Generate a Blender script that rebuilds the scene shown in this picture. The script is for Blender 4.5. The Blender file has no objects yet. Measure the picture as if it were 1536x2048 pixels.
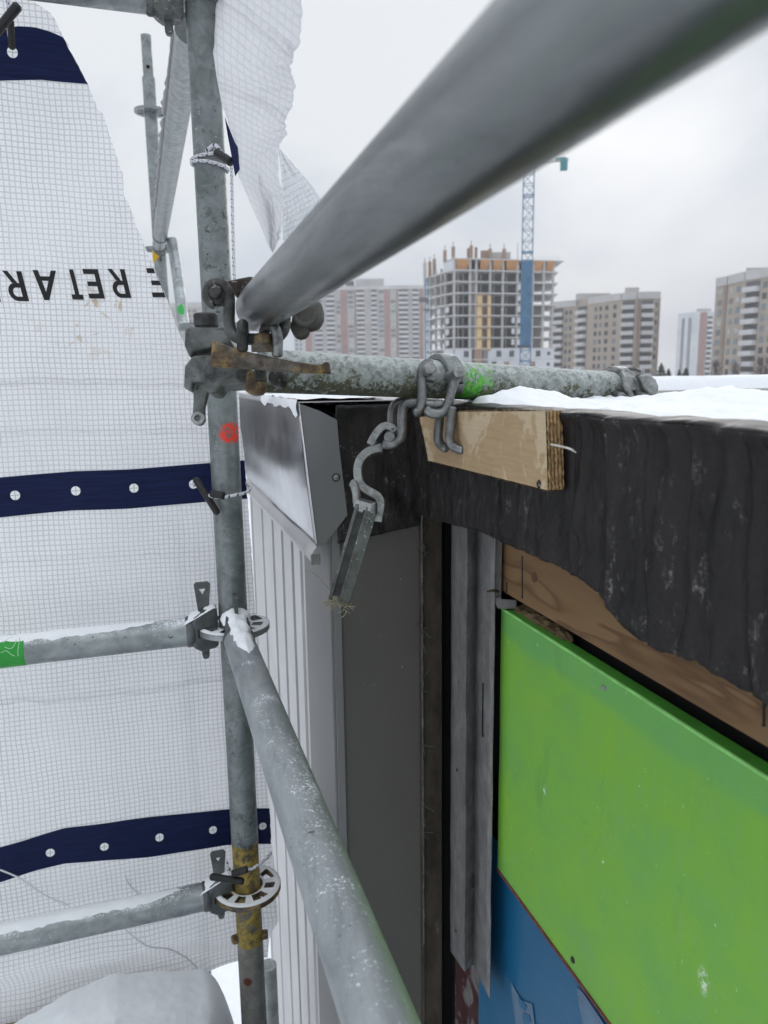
import bpy, math, random
from mathutils import Vector, Matrix, noise
random.seed(7)
V = Vector
sc = bpy.context.scene
col = sc.collection
R = math.radians

# ------------------------------------------------------------------ camera
F = 1500.0
TH = math.atan((1024 - 752) / F)
RO = R(.8)
D1 = V((-0.2999133, 0.9539665, 0)); D2 = V((0.9539665, 0.2999133, 0))
def st(v): return V((v.dot(D2), v.dot(D1), v.z))
_fw = V((0, math.cos(TH), -math.sin(TH))); _r = V((1, 0, 0)); _u = V((0, math.sin(TH), math.cos(TH)))
FW = st(_fw)
RT = st(_r * math.cos(RO) - _u * math.sin(RO))
UP = st(_r * math.sin(RO) + _u * math.cos(RO))
# the world is aligned with the building: x to the right of the parapet, y away along it, z up, lens at the origin
def ray(px, py): return FW + RT * ((px - 768) / F) + UP * ((1024 - py) / F)
def at(px, py, d): return ray(px, py) * d
def onX(px, py, x): r = ray(px, py); return r * (x / r.x)
def onY(px, py, y): r = ray(px, py); return r * (y / r.y)
def onZ(px, py, z): r = ray(px, py); return r * (z / r.z)
cam = bpy.data.objects.new('camera', bpy.data.cameras.new('camera'))
col.objects.link(cam); sc.camera = cam
cam.matrix_world = Matrix(((RT.x, UP.x, -FW.x, 0), (RT.y, UP.y, -FW.y, 0), (RT.z, UP.z, -FW.z, 0), (0, 0, 0, 1)))
cd = cam.data
cd.sensor_fit = 'VERTICAL'; cd.sensor_height = 36; cd.lens = 36 * F / 2048
cd.clip_start = .02; cd.clip_end = 6000
cd.dof.use_dof = True; cd.dof.focus_distance = 1.0; cd.dof.aperture_fstop = 8.5

# ------------------------------------------------------------------ materials
class NT:
    def __init__(s, name):
        m = bpy.data.materials.new(name); m.use_nodes = True
        s.m = m; s.t = m.node_tree; s.n = s.t.nodes; s.l = s.t.links
        s.b = s.n['Principled BSDF']; s.out = s.n['Material Output']
        g = s.n.new('ShaderNodeNewGeometry'); s.pos = g.outputs['Position']; s.nor = g.outputs['Normal']
    def lk(s, a, b): s.l.new(a, b)
    def val(s, sock, x):
        if isinstance(x, (int, float, tuple)): sock.default_value = x
        else: s.lk(x, sock)
    def math(s, op, a, b=0.0, c=None, clamp=False):
        n = s.n.new('ShaderNodeMath'); n.operation = op; n.use_clamp = clamp
        s.val(n.inputs[0], a); s.val(n.inputs[1], b)
        if c is not None: s.val(n.inputs[2], c)
        return n.outputs[0]
    def mapping(s, vec, scale=(1, 1, 1), loc=(0, 0, 0), rot=(0, 0, 0)):
        n = s.n.new('ShaderNodeMapping'); s.lk(vec, n.inputs[0])
        n.inputs['Scale'].default_value = scale; n.inputs['Location'].default_value = loc; n.inputs['Rotation'].default_value = rot
        return n.outputs[0]
    def noise(s, scale, detail=4, rough=.6, vec=None, stretch=None, dist=0.0):
        v = vec if vec is not None else s.pos
        if stretch: v = s.mapping(v, stretch)
        n = s.n.new('ShaderNodeTexNoise'); s.lk(v, n.inputs['Vector'])
        n.inputs['Scale'].default_value = scale; n.inputs['Detail'].default_value = detail
        n.inputs['Roughness'].default_value = rough; n.inputs['Distortion'].default_value = dist
        return n.outputs['Fac']
    def voro(s, scale, feature='F1', vec=None, stretch=None):
        v = vec if vec is not None else s.pos
        if stretch: v = s.mapping(v, stretch)
        n = s.n.new('ShaderNodeTexVoronoi'); s.lk(v, n.inputs['Vector']); n.feature = feature
        n.inputs['Scale'].default_value = scale
        return n
    def ramp(s, fac, stops, interp='LINEAR'):
        n = s.n.new('ShaderNodeValToRGB'); s.lk(fac, n.inputs[0]); r = n.color_ramp; r.interpolation = interp
        while len(r.elements) < len(stops): r.elements.new(.5)
        for e, (p, c) in zip(r.elements, stops):
            e.position = p; e.color = (c, c, c, 1) if isinstance(c, (int, float)) else (*c, 1)
        return n.outputs[0]
    def step(s, fac, lo, hi):
        n = s.n.new('ShaderNodeMapRange'); n.interpolation_type = 'SMOOTHSTEP'; s.lk(fac, n.inputs[0])
        n.inputs[1].default_value = lo; n.inputs[2].default_value = hi
        return n.outputs[0]
    def mix(s, fac, a, b, mode='MIX'):
        n = s.n.new('ShaderNodeMix'); n.data_type = 'RGBA'; n.blend_type = mode
        s.val(n.inputs[0], fac)
        for k, x in ((6, a), (7, b)):
            if isinstance(x, tuple): n.inputs[k].default_value = (*x, 1)
            else: s.lk(x, n.inputs[k])
        return n.outputs[2]
    def xyz(s, vec=None):
        n = s.n.new('ShaderNodeSeparateXYZ'); s.lk(vec if vec is not None else s.pos, n.inputs[0]); return n.outputs
    def uv(s):
        n = s.n.new('ShaderNodeUVMap'); n.uv_map = 'UVMap'; return n.outputs[0]
    def near(s, p, r0, r1, sc_=(1, 1, 1)):
        a = s.n.new('ShaderNodeVectorMath'); a.operation = 'SUBTRACT'; s.lk(s.pos, a.inputs[0]); a.inputs[1].default_value = p
        b = s.n.new('ShaderNodeVectorMath'); b.operation = 'MULTIPLY'; s.lk(a.outputs[0], b.inputs[0]); b.inputs[1].default_value = sc_
        c = s.n.new('ShaderNodeVectorMath'); c.operation = 'LENGTH'; s.lk(b.outputs[0], c.inputs[0])
        return s.step(c.outputs['Value'], r1, r0) if False else s.math('SUBTRACT', 1.0, s.step(c.outputs['Value'], r0, r1))
    def fin(s, color, rough=.6, metal=0.0, bump=None, bs=.3, bd=.001, spec=.5):
        s.val(s.b.inputs['Base Color'], (*color, 1) if isinstance(color, tuple) else color)
        s.val(s.b.inputs['Roughness'], rough); s.val(s.b.inputs['Metallic'], metal)
        s.b.inputs['Specular IOR Level'].default_value = spec
        if bump is not None:
            n = s.n.new('ShaderNodeBump'); n.inputs['Strength'].default_value = bs; n.inputs['Distance'].default_value = bd
            s.lk(bump, n.inputs['Height']); s.lk(n.outputs[0], s.b.inputs['Normal'])
        return s.m

def flat(name, c, rough=.7, metal=0.0, var=.15, scale=3.0, bump=0.0, spec=.4):
    t = NT(name); f = t.noise(scale, 5)
    lo = tuple(x * (1 - var) for x in c); hi = tuple(min(1, x * (1 + var)) for x in c)
    return t.fin(t.ramp(f, [(.3, lo), (.7, hi)]), rough, metal, f if bump else None, .4, bump, spec)

def galv(name, dark=(.15, .165, .165), light=(.38, .405, .405), metal=.55, rough=.40, frost=0.0, specks=.5, streak=(1, 1, 1), extra=None, nsc=28):
    t = NT(name)
    n1 = t.noise(nsc, 6, .68, stretch=streak, dist=.6); n2 = t.noise(150, 3, .6); n3 = t.noise(9, 3)
    c = t.ramp(n1, [(.32, dark), (.5, tuple((a + b) / 2 for a, b in zip(dark, light))), (.72, light)])
    c = t.mix(t.math('MULTIPLY', t.step(n3, .45, .7), .35), c, (.30, .335, .32))
    sp = t.math('MULTIPLY', t.step(n2, .64, .70), t.step(t.noise(14, 3), .47, .6))
    c = t.mix(t.math('MULTIPLY', sp, specks * 1.5, clamp=True), c, (.035, .038, .036))
    wh = t.math('MULTIPLY', t.step(t.noise(210, 3), .62, .68), t.step(t.noise(11, 2), .5, .62))
    c = t.mix(t.math('MULTIPLY', wh, min(.6, specks * 1.2)), c, (.62, .65, .65))
    rg = t.ramp(n1, [(.3, rough + .15), (.7, rough - .08)])
    mt = metal
    if frost:
        z = t.xyz(t.nor)[2]
        fr = t.math('MULTIPLY', t.step(z, .45, .9), t.step(t.math('ADD', t.noise(330, 4, .8), t.math('MULTIPLY', t.noise(16, 3), .75)), 1.06 - frost * .12, 1.12 - frost * .12))
        c = t.mix(fr, c, (.82, .85, .88)); rg = t.mix(fr, rg, (.9, .9, .9)); mt = t.math('MULTIPLY', t.math('SUBTRACT', 1.0, fr), metal)
    if extra: c, rg, mt = extra(t, c, rg, mt)
    h = t.math('ADD', t.math('MULTIPLY', n1, .5), t.math('MULTIPLY', n2, .35))
    return t.fin(c, rg, mt, h, .6, .0014, .3)

M = {}
M['galv'] = galv('galvanised_steel')
M['galv_frost'] = galv('galvanised_steel_frosted', frost=1.0, light=(.40, .43, .43), dark=(.21, .23, .23))
M['galv_rail'] = galv('galvanised_steel_rail', dark=(.15, .158, .162), light=(.33, .342, .35), metal=.9, rough=.31, specks=.12, streak=(1, .15, 1))
M['galv_lower'] = galv('galvanised_steel_lower_rail', dark=(.25, .272, .28), light=(.43, .455, .465), metal=.45, rough=.45, frost=.55, specks=.5, streak=(1, .3, 1))
def post_extra(t, c, rg, mt):
    x, y, z = t.xyz()
    big = t.noise(40, 6, .7)
    yl = t.math('MULTIPLY', t.math('MULTIPLY', t.math('GREATER_THAN', z, -1.03), t.math('LESS_THAN', z, -.825)), t.step(t.math('ADD', big, t.math('MULTIPLY', t.noise(7, 2), .3)), .50, .62))
    low = t.math('LESS_THAN', z, -.825)
    c = t.mix(t.math('MULTIPLY', low, .75), c, t.ramp(big, [(.35, (.11, .095, .075)), (.65, (.23, .215, .185))]))
    c = t.mix(yl, c, t.ramp(t.noise(60, 4, .7), [(.38, (.10, .08, .045)), (.5, (.26, .185, .04)), (.65, (.42, .31, .06))]))
    red = t.math('MULTIPLY', t.near(tuple(onY(462, 866, 1.232)), .016, .022, (1, .3, 1.15)), t.step(t.noise(120, 4, .7), .41, .46))
    c = t.mix(red, c, (.75, .06, .035))
    rust = t.near(tuple(onY(495, 1965, 1.232)), .006, .011)
    c = t.mix(rust, c, (.10, .028, .015))
    dk = t.math('MULTIPLY', t.step(t.noise(75, 5, .7), .56, .62), t.step(t.noise(6, 2, stretch=(1, 1, .6)), .46, .6))
    c = t.mix(t.math('MULTIPLY', dk, .8), c, (.045, .048, .046))
    return c, rg, t.math('MULTIPLY', t.math('SUBTRACT', 1.0, t.math('MAXIMUM', low, red)), .4)
M['post'] = galv('galvanised_steel_standard', dark=(.115, .13, .13), light=(.265, .287, .285), extra=post_extra)
def moss_extra(t, c, rg, mt):
    x, y, z = t.xyz(t.nor)
    n = t.noise(140, 6, .8); n2 = t.noise(38, 5, .7)
    c = t.mix(t.math('MULTIPLY', t.step(t.math('ADD', n, t.math('MULTIPLY', z, .14)), .52, .66), .7), c, (.54, .57, .55))
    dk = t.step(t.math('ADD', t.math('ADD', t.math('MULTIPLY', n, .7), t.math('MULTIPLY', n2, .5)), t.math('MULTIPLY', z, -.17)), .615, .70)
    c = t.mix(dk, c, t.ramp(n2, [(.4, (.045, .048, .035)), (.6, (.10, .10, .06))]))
    g = t.math('MULTIPLY', t.near(tuple(at(950, 772, .945)), .014, .036, (.75, .75, 1.25)), t.step(t.noise(110, 5, .7, dist=1.0), .43, .50))
    c = t.mix(g, c, t.ramp(t.noise(60, 2), [(.4, (.05, .30, .02)), (.62, (.16, .62, .07))]))
    g2 = t.math('MULTIPLY', t.near(tuple(at(960, 738, .965)), .006, .022, (.6, .6, 1)), t.step(t.noise(120, 4, .7), .53, .6))
    c = t.mix(g2, c, (.16, .45, .08))
    return c, (.7), (.08)
M['moss_tube'] = galv('weathered_galvanised_tube', dark=(.13, .145, .138), light=(.42, .45, .43), frost=.35, specks=.9, extra=moss_extra, nsc=75)
M['iron'] = galv('dark_forged_iron', dark=(.016, .016, .015), light=(.085, .082, .078), nsc=80, metal=.4, rough=.42, specks=.3)
M['iron_rust'] = galv('rusty_forged_iron', dark=(.014, .010, .008), light=(.075, .05, .038), metal=.15, rough=.65, specks=.4)
M['head_iron'] = galv('cast_ledger_head', dark=(.035, .036, .035), light=(.22, .23, .22), metal=.25, rough=.55, specks=1.0)
M['clamp'] = galv('forged_clamp_grey', dark=(.10, .103, .103), light=(.30, .305, .30), nsc=70, metal=.85, rough=.38, specks=.3)
M['clamp_light'] = galv('forged_clamp_pale', dark=(.14, .144, .14), light=(.46, .465, .45), nsc=80, metal=.75, rough=.40, specks=.5)
M['wedge'] = galv('wedge_steel', dark=(.07, .075, .075), light=(.14, .147, .147), metal=.4, rough=.45, specks=.4)
t = NT('yellow_rusty_wedge'); n = t.noise(70, 6, .7); n2 = t.noise(20, 3)
M['yellow'] = t.fin(t.mix(t.step(n2, .45, .6), t.ramp(n, [(.38, (.05, .035, .022)), (.5, (.13, .085, .04)), (.62, (.36, .24, .05))]), t.ramp(n, [(.4, (.05, .042, .035)), (.6, (.15, .125, .10))])), .6, .2, n, .5, .001)
M['snow'] = None
t = NT('snow_white'); n = t.noise(60, 6, .65); n2 = t.noise(9, 4)
M['snow'] = t.fin(t.ramp(n2, [(.3, (.89, .905, .93)), (.7, (.945, .95, .96))]), .75, 0, t.math('ADD', t.math('ADD', t.math('MULTIPLY', n, .6), n2), t.math('MULTIPLY', t.noise(420, 3, .7), .22)), .4, .005, .25)

def net_mat(name, pitch=.0083, base=(.80, .80, .82), thread=(.40, .40, .42), thread_f=.50, transp=.10, stains=False, wid=.10):
    t = NT(name); uv = t.uv()
    w = t.n.new('ShaderNodeVectorMath'); w.operation = 'SCALE'; w.inputs[3].default_value = .008
    nz = t.n.new('ShaderNodeTexNoise'); nz.inputs['Scale'].default_value = 12; nz.inputs['Detail'].default_value = 3; t.lk(uv, nz.inputs['Vector'])
    t.lk(nz.outputs['Color'], w.inputs[0])
    a = t.n.new('ShaderNodeVectorMath'); a.operation = 'ADD'; t.lk(uv, a.inputs[0]); t.lk(w.outputs[0], a.inputs[1])
    x, y, _ = t.xyz(a.outputs[0])
    def line(c):
        f = t.math('FRACT', t.math('DIVIDE', c, pitch)); d = t.math('ABSOLUTE', t.math('SUBTRACT', f, .5))
        return t.math('SUBTRACT', 1.0, t.step(d, wid * .55, wid * 1.45))
    g = t.math('MAXIMUM', line(x), line(y))
    c = t.ramp(t.noise(5, 3, vec=uv), [(.35, tuple(b * .95 for b in base)), (.65, base)])
    c = t.mix(t.math('MULTIPLY', t.math('MULTIPLY', g, thread_f), t.math('ADD', .45, t.math('MULTIPLY', t.noise(7, 4, .6, vec=uv), 1.1))), c, thread)
    if stains:
        s_ = t.math('MULTIPLY', t.step(t.noise(26, 5, .7, vec=uv, dist=.8), .555, .63), t.step(t.xyz(uv)[1], .10, .0) if False else t.near(tuple(onY(200, 630, 1.33)), .02, .13, (1, .2, 1.5)))
        c = t.mix(t.math('MULTIPLY', s_, .75), c, (.50, .36, .20))
    d = t.n.new('ShaderNodeBsdfDiffuse'); tr = t.n.new('ShaderNodeBsdfTranslucent'); tp = t.n.new('ShaderNodeBsdfTransparent'); gl = t.n.new('ShaderNodeBsdfGlossy')
    gl.inputs['Roughness'].default_value = .35
    t.lk(c, d.inputs[0]); t.lk(c, tr.inputs[0])
    m1 = t.n.new('ShaderNodeMixShader'); m1.inputs[0].default_value = .5; t.lk(d.outputs[0], m1.inputs[1]); t.lk(tr.outputs[0], m1.inputs[2])
    m2 = t.n.new('ShaderNodeMixShader'); t.lk(t.math('MULTIPLY', t.math('SUBTRACT', 1.0, g), transp), m2.inputs[0]); t.lk(m1.outputs[0], m2.inputs[1]); t.lk(tp.outputs[0], m2.inputs[2])
    m3 = t.n.new('ShaderNodeMixShader'); m3.inputs[0].default_value = .04; t.lk(m2.outputs[0], m3.inputs[1]); t.lk(gl.outputs[0], m3.inputs[2])
    wr = t.noise(9, 5, .62, vec=uv, stretch=(1, 1.6, 1), dist=1.2)
    b = t.n.new('ShaderNodeBump'); b.inputs['Strength'].default_value = .75; b.inputs['Distance'].default_value = .012
    hgt = t.math('ADD', t.math('MULTIPLY', g, .04), wr)
    for y0, k in ((-.005, .5), (-.085, .35), (-.545, .55), (-.30, .25), (.16, .3)):
        dd = t.math('ABSOLUTE', t.math('ADD', t.math('SUBTRACT', t.xyz(uv)[1], y0), t.math('MULTIPLY', t.math('SUBTRACT', nz.outputs['Fac'], .5), .03)))
        hgt = t.math('ADD', hgt, t.math('MULTIPLY', t.math('SUBTRACT', 1.0, t.step(dd, 0.0, .007)), k))
    t.lk(hgt, b.inputs['Height'])
    t.lk(b.outputs[0], d.inputs['Normal']); t.lk(b.outputs[0], tr.inputs['Normal']); t.lk(b.outputs[0], gl.inputs['Normal'])
    t.lk(m3.outputs[0], t.out.inputs[0]); return t.m
M['net'] = net_mat('reinforced_white_sheeting', base=(.92, .92, .93), stains=True, transp=.05)
M['flap'] = net_mat('torn_white_sheeting', base=(.78, .78, .795), thread=(.44, .44, .45), thread_f=.24, transp=.02)
M['film'] = net_mat('thin_clear_film', base=(.80, .82, .84), thread=(.6, .62, .64), thread_f=.25, transp=.35)
t = NT('navy_band'); n = t.noise(60, 4, stretch=(.25, 1, 6)); n2 = t.noise(500, 2, stretch=(1, 1, .1))
M['navy'] = t.fin(t.ramp(n, [(.35, (.003, .007, .040)), (.65, (.007, .015, .070))]), .6, 0, t.math('ADD', n, t.math('MULTIPLY', n2, .4)), .25, .001, .2)
t = NT('eyelet_view'); x, y, _ = t.xyz(t.uv())
ln = lambda c: t.math('LESS_THAN', t.math('ABSOLUTE', t.math('SUBTRACT', t.math('FRACT', t.math('DIVIDE', c, .0083)), .5)), .06)
M['eyelet'] = t.fin(t.mix(t.math('MAXIMUM', ln(x), ln(y)), (.93, .93, .93), (.45, .47, .45)), .8)
M['crease'] = flat('white_crease', (.80, .80, .81), .6, var=.05)
M['ink'] = flat('black_print', (.012, .012, .013), .6, var=.3, scale=60)
M['black'] = flat('black_rubber', (.012, .012, .012), .45, var=.3, scale=30)
def cord():
    t = NT('white_black_fleck_cord'); x, y, z = t.xyz(t.uv())
    f = t.math('FRACT', t.math('MULTIPLY', y, 150)); g = t.math('FRACT', t.math('ADD', t.math('MULTIPLY', y, 75), t.math('MULTIPLY', x, 1.0)))
    k = t.math('MULTIPLY', t.math('GREATER_THAN', g, .72), t.math('GREATER_THAN', f, .45))
    return t.fin(t.mix(k, (.62, .62, .66), (.03, .03, .035)), .7, 0, t.math('SINE', t.math('MULTIPLY', y, 1200)), .6, .0006)
M['cord'] = cord()
# metal flashing and cladding
t = NT('silver_flashing'); n = t.noise(300, 2, stretch=(1, 1, .02)); n2 = t.noise(12, 3)
sc1 = t.step(t.noise(40, 3, .5, stretch=(1, .3, 2.2), dist=3.0), .70, .715)
M['silver'] = t.fin(t.mix(t.math('MULTIPLY', sc1, .35), (.60, .60, .615), (.78, .78, .79)), t.ramp(n2, [(.35, .17), (.65, .25)]), 1.0, n2, .10, .004)
t = NT('pale_metal_cladding'); n2 = t.noise(5, 3)
M['siding'] = t.fin(t.ramp(n2, [(.3, (.43, .42, .42)), (.7, (.52, .51, .51))]), .42, .25, n2, .1, .004)
M['corner'] = flat('grey_corner_trim', (.185, .18, .178), .5, .1, var=.06, scale=4)
M['end_plate'] = flat('dark_grey_flashing', (.19, .19, .193), .45, .35, var=.08, scale=5)
t = NT('dark_grey_wall'); n = t.noise(4, 5); sp = t.step(t.noise(160, 2), .74, .76)
M['grey_wall'] = t.fin(t.mix(sp, t.ramp(n, [(.3, (.095, .090, .080)), (.7, (.112, .106, .095))]), (.3, .3, .28)), .6, 0, n, .1, .002, .3)
t = NT('taped_flashing_trim'); n = t.noise(30, 6, .7, stretch=(1, 1, .35)); n2 = t.noise(14, 4, stretch=(1, 1, .4))
c = t.ramp(n, [(.35, (.03, .025, .018)), (.6, (.075, .062, .045))])
M['trim'] = t.fin(t.mix(t.step(n2, .60, .68), c, (.16, .15, .13)), .6, 0, n, .5, .002, .3)
t = NT('black_bitumen_membrane')
n1 = t.noise(18, 6, .66, stretch=(1, 1, .55), dist=.6); n2 = t.noise(5.5, 3, stretch=(1, 1, .6)); n3 = t.noise(260, 3, .7); n4 = t.noise(70, 5, .75, stretch=(1, 1, .6))
c = t.ramp(n1, [(.3, (.009, .0078, .0078)), (.7, (.025, .0215, .021))])
ch = t.math('MULTIPLY', t.math('MULTIPLY', t.step(n4, .54, .70), t.step(n3, .44, .60)), t.step(n2, .36, .50))
c = t.mix(t.math('MULTIPLY', ch, .75), c, (.23, .22, .21))
M['membrane'] = t.fin(c, t.ramp(n1, [(.3, .36), (.7, .55)]), 0, t.math('ADD', t.math('ADD', t.math('MULTIPLY', n1, .8), t.math('MULTIPLY', n4, .25)), t.math('MULTIPLY', t.noise(7, 3, .5, stretch=(1, 1, .35), dist=1.0), 1.2)), .8, .007, .26)
t = NT('plywood_face'); uv = t.uv()
g = t.noise(30, 5, .6, vec=uv, stretch=(1, 9, 1), dist=.5); st_ = t.noise(13, 6, .62, vec=t.mapping(uv, (.9, .75, 1), (.31, .2, 0)), dist=.7)
c = t.ramp(g, [(.3, (.49, .385, .250)), (.7, (.57, .455, .305))])
c = t.mix(t.math('MULTIPLY', t.step(st_, .475, .52), .7), c, t.ramp(g, [(.3, (.33, .215, .105)), (.7, (.42, .28, .15))]))
c = t.mix(t.step(t.noise(38, 4, vec=uv), .66, .70), c, (.20, .12, .06))
M['ply'] = t.fin(c, .7, 0, g, .3, .001, .3)
t = NT('plywood_edge'); uv = t.uv(); x, y, _ = t.xyz(uv); g = t.noise(260, 5, .7)
ly = t.math('FRACT', t.math('MULTIPLY', y, 260))
c = t.mix(t.step(t.math('ADD', ly, t.math('MULTIPLY', g, .7)), .75, .95), t.ramp(g, [(.35, (.26, .16, .07)), (.6, (.55, .39, .20))]), t.ramp(g, [(.4, (.12, .06, .03)), (.65, (.34, .20, .09))]))
M['ply_edge'] = t.fin(c, .85, 0, g, .9, .003, .2)
t = NT('pine_board'); uv = t.uv()
gx, gy, _ = t.xyz(uv)
lf = t.noise(3.2, 3, .5, vec=uv, stretch=(1, 5, 1), dist=.5)
rings = t.math('FRACT', t.math('ADD', t.math('MULTIPLY', lf, 7.0), t.math('MULTIPLY', gy, 14.0)))
g = t.noise(90, 4, .6, vec=uv, stretch=(1, 8, 1))
c = t.ramp(rings, [(.0, (.20, .122, .058)), (.62, (.18, .105, .048)), (.88, (.115, .062, .028)), (1, (.19, .115, .055))])
M['pine'] = t.fin(t.mix(t.math('MULTIPLY', t.step(g, .5, .7), .3), c, (.14, .08, .04)), .7, 0, g, .3, .0008, .3)
t = NT('green_sheathing'); uv = t.uv(); x, y, _ = t.xyz(uv)
n = t.noise(9, 6, .65, vec=uv); n2 = t.noise(120, 4, .7, vec=uv); n3 = t.noise(34, 4, .7, vec=uv, stretch=(1.6, .8, 1))
c = t.ramp(n, [(.28, (.145, .375, .080)), (.5, (.172, .415, .050)), (.72, (.205, .440, .034))])
c = t.mix(t.math('MULTIPLY', t.step(n3, .45, .72), .35), c, (.175, .385, .12))
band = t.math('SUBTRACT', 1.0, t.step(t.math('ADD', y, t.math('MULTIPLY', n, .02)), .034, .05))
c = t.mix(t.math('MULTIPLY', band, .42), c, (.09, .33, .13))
c = t.mix(t.math('MULTIPLY', t.step(n2, .64, .72), .35), c, (.32, .55, .22))
scr = t.math('MULTIPLY', t.step(t.noise(55, 3, .5, vec=uv, stretch=(2.6, 1, 1), dist=3), .735, .755), 1.0)
c = t.mix(t.math('MULTIPLY', scr, .8), c, (.60, .75, .50))
c = t.mix(t.math('MULTIPLY', t.step(t.noise(75, 3, vec=uv), .745, .76), .8), c, (.03, .09, .02))
for q_, k_ in ((onX(1408, 1962, .407), (1, .8, .45)), (onX(1088, 1578, .407), (1, 1.6, .6)), (onX(1206, 1722, .407), (1, 2.5, 1.5))):
    m_ = t.math('MULTIPLY', t.near(tuple(q_), .002, .0075, k_), t.step(t.noise(210, 4, .8), .50, .58))
    c = t.mix(m_, c, (.62, .74, .55))
c = t.mix(t.math('MULTIPLY', t.step(t.noise(300, 3, .8, vec=uv), .69, .73), .5), c, (.06, .14, .03))
c = t.mix(t.math('MULTIPLY', t.step(t.noise(18, 5, .75, vec=uv, stretch=(1, .5, 1), dist=.8), .56, .74), .30), c, (.10, .22, .05))
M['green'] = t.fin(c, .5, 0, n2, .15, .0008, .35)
M['green_edge'] = flat('green_sheathing_edge', (.085, .34, .045), .5, var=.15, scale=40)
M['red_edge'] = flat('red_brown_board_edge', (.13, .035, .028), .8, var=.5, scale=120, bump=.001)
t = NT('blue_sheet'); n = t.noise(9, 4, dist=.8); n2 = t.noise(3, 2)
M['blue'] = t.fin(t.ramp(n2, [(.3, (.005, .080, .17)), (.7, (.008, .115, .24))]), .35, 0, n, .5, .004, .5)
M['blue_print'] = flat('faded_grey_print', (.10, .17, .26), .5, var=.2, scale=40)
t = NT('worn_steel_stud'); n = t.noise(40, 7, .72, stretch=(1, 1, .85), dist=.3); n2 = t.noise(150, 3)
c = t.ramp(n, [(.32, (.10, .10, .099)), (.52, (.155, .153, .149)), (.70, (.235, .228, .217))])
rs = t.math('MULTIPLY', t.near(tuple(onX(917, 1518, .345)), .010, .020, (1, .7, 1.1)), t.step(n, .42, .5))
M['stud'] = t.fin(t.mix(rs, t.mix(t.step(n2, .68, .72), c, (.035, .037, .037)), (.17, .09, .055)), .55, .15, n, .5, .001)
M['void'] = flat('black_void_shade', (.006, .006, .006), .9, var=.2)  # near-black colour stands in for the shade inside gaps, holes and slots
t = NT('red_white_torn_wrap'); n = t.noise(26, 4, .6, dist=1)
M['torn_wrap'] = t.fin(t.ramp(n, [(.40, (.030, .004, .004)), (.52, (.05, .008, .008)), (.57, (.11, .10, .10)), (.7, (.16, .15, .145))]), .6, 0, n, .4, .002)
M['screw'] = flat('zinc_screw', (.30, .30, .29), .35, .7, var=.2, scale=200)
M['screw_dark'] = flat('dark_screw', (.03, .035, .035), .4, .4, var=.2, scale=200)
M['straw'] = flat('dry_fibre', (.28, .25, .16), .8, var=.4, scale=150)
M['fibre'] = flat('pale_fibre', (.55, .53, .49), .8, var=.2, scale=150)
M['green_tape'] = flat('green_tape', (.02, .33, .035), .35, var=.12, scale=40)
M['tape_print'] = flat('pale_green_print', (.35, .62, .36), .5)
M['white_print'] = flat('white_print', (.75, .78, .75), .5)
M['roof'] = flat('roof_felt', (.06, .06, .06), .9, var=.3, scale=20)
M['cream'] = flat('cream_roof_upstand', (.55, .53, .47), .8, var=.06, scale=3)
M['plank'] = flat('grey_scaffold_plank', (.22, .19, .15), .85, var=.3, scale=12)
M['silver'].node_tree.nodes['Principled BSDF'].inputs['Specular Tint'].default_value = (.82, .82, .83, 1)
# far buildings
def wallmat(name, c, sc_=.15, var=.10): return flat(name, c, .85, var=var, scale=sc_)
M['beige'] = wallmat('beige_brick', (.43, .365, .305)); M['beige_dark'] = wallmat('beige_brick_dark', (.31, .24, .20))
M['para'] = wallmat('pale_concrete', (.55, .54, .525)); M['balc'] = wallmat('balcony_panel', (.60, .59, .59))
M['redb'] = wallmat('red_brick', (.36, .225, .20)); M['grey_f'] = wallmat('grey_facade', (.46, .43, .415)); M['white_f'] = wallmat('white_facade', (.62, .63, .65))
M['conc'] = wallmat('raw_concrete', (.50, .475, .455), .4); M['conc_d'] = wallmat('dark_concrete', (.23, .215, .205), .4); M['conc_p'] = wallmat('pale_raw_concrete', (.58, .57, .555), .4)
M['orange'] = wallmat('orange_formwork', (.52, .27, .12), .6); M['yellow_h'] = wallmat('yellow_hoist_panel', (.66, .48, .25), .5); M['brown'] = wallmat('brown_panel', (.36, .25, .185), .5)
M['crane'] = wallmat('crane_blue', (.06, .17, .30), .5); M['teal'] = wallmat('teal_paint', (.05, .22, .24), .5)
t = NT('blue_mesh_wrap'); n = t.noise(.9, 4)
t.fin(t.ramp(n, [(.3, (.06, .16, .28)), (.7, (.12, .25, .39))]), .8, 0); t.b.inputs['Alpha'].default_value = .62; M['wrap'] = t.m
M['win'] = [flat('window_' + n_, c, .25, var=.3, scale=.6) for n_, c in (('dark', (.10, .10, .11)), ('mid', (.20, .20, .20)), ('blue', (.24, .28, .31)), ('pale', (.48, .48, .46)))]
M['recess'] = flat('balcony_recess', (.15, .145, .145), .8)
M['bark'] = flat('bark', (.07, .055, .045), .9, var=.3, scale=4)
M['evergreen'] = flat('evergreen_leaf', (.045, .06, .04), .8, var=.5, scale=.8)
M['twig'] = flat('bare_twig', (.11, .085, .075), .9, var=.3, scale=.8)
M['ground'] = M['snow']

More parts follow.
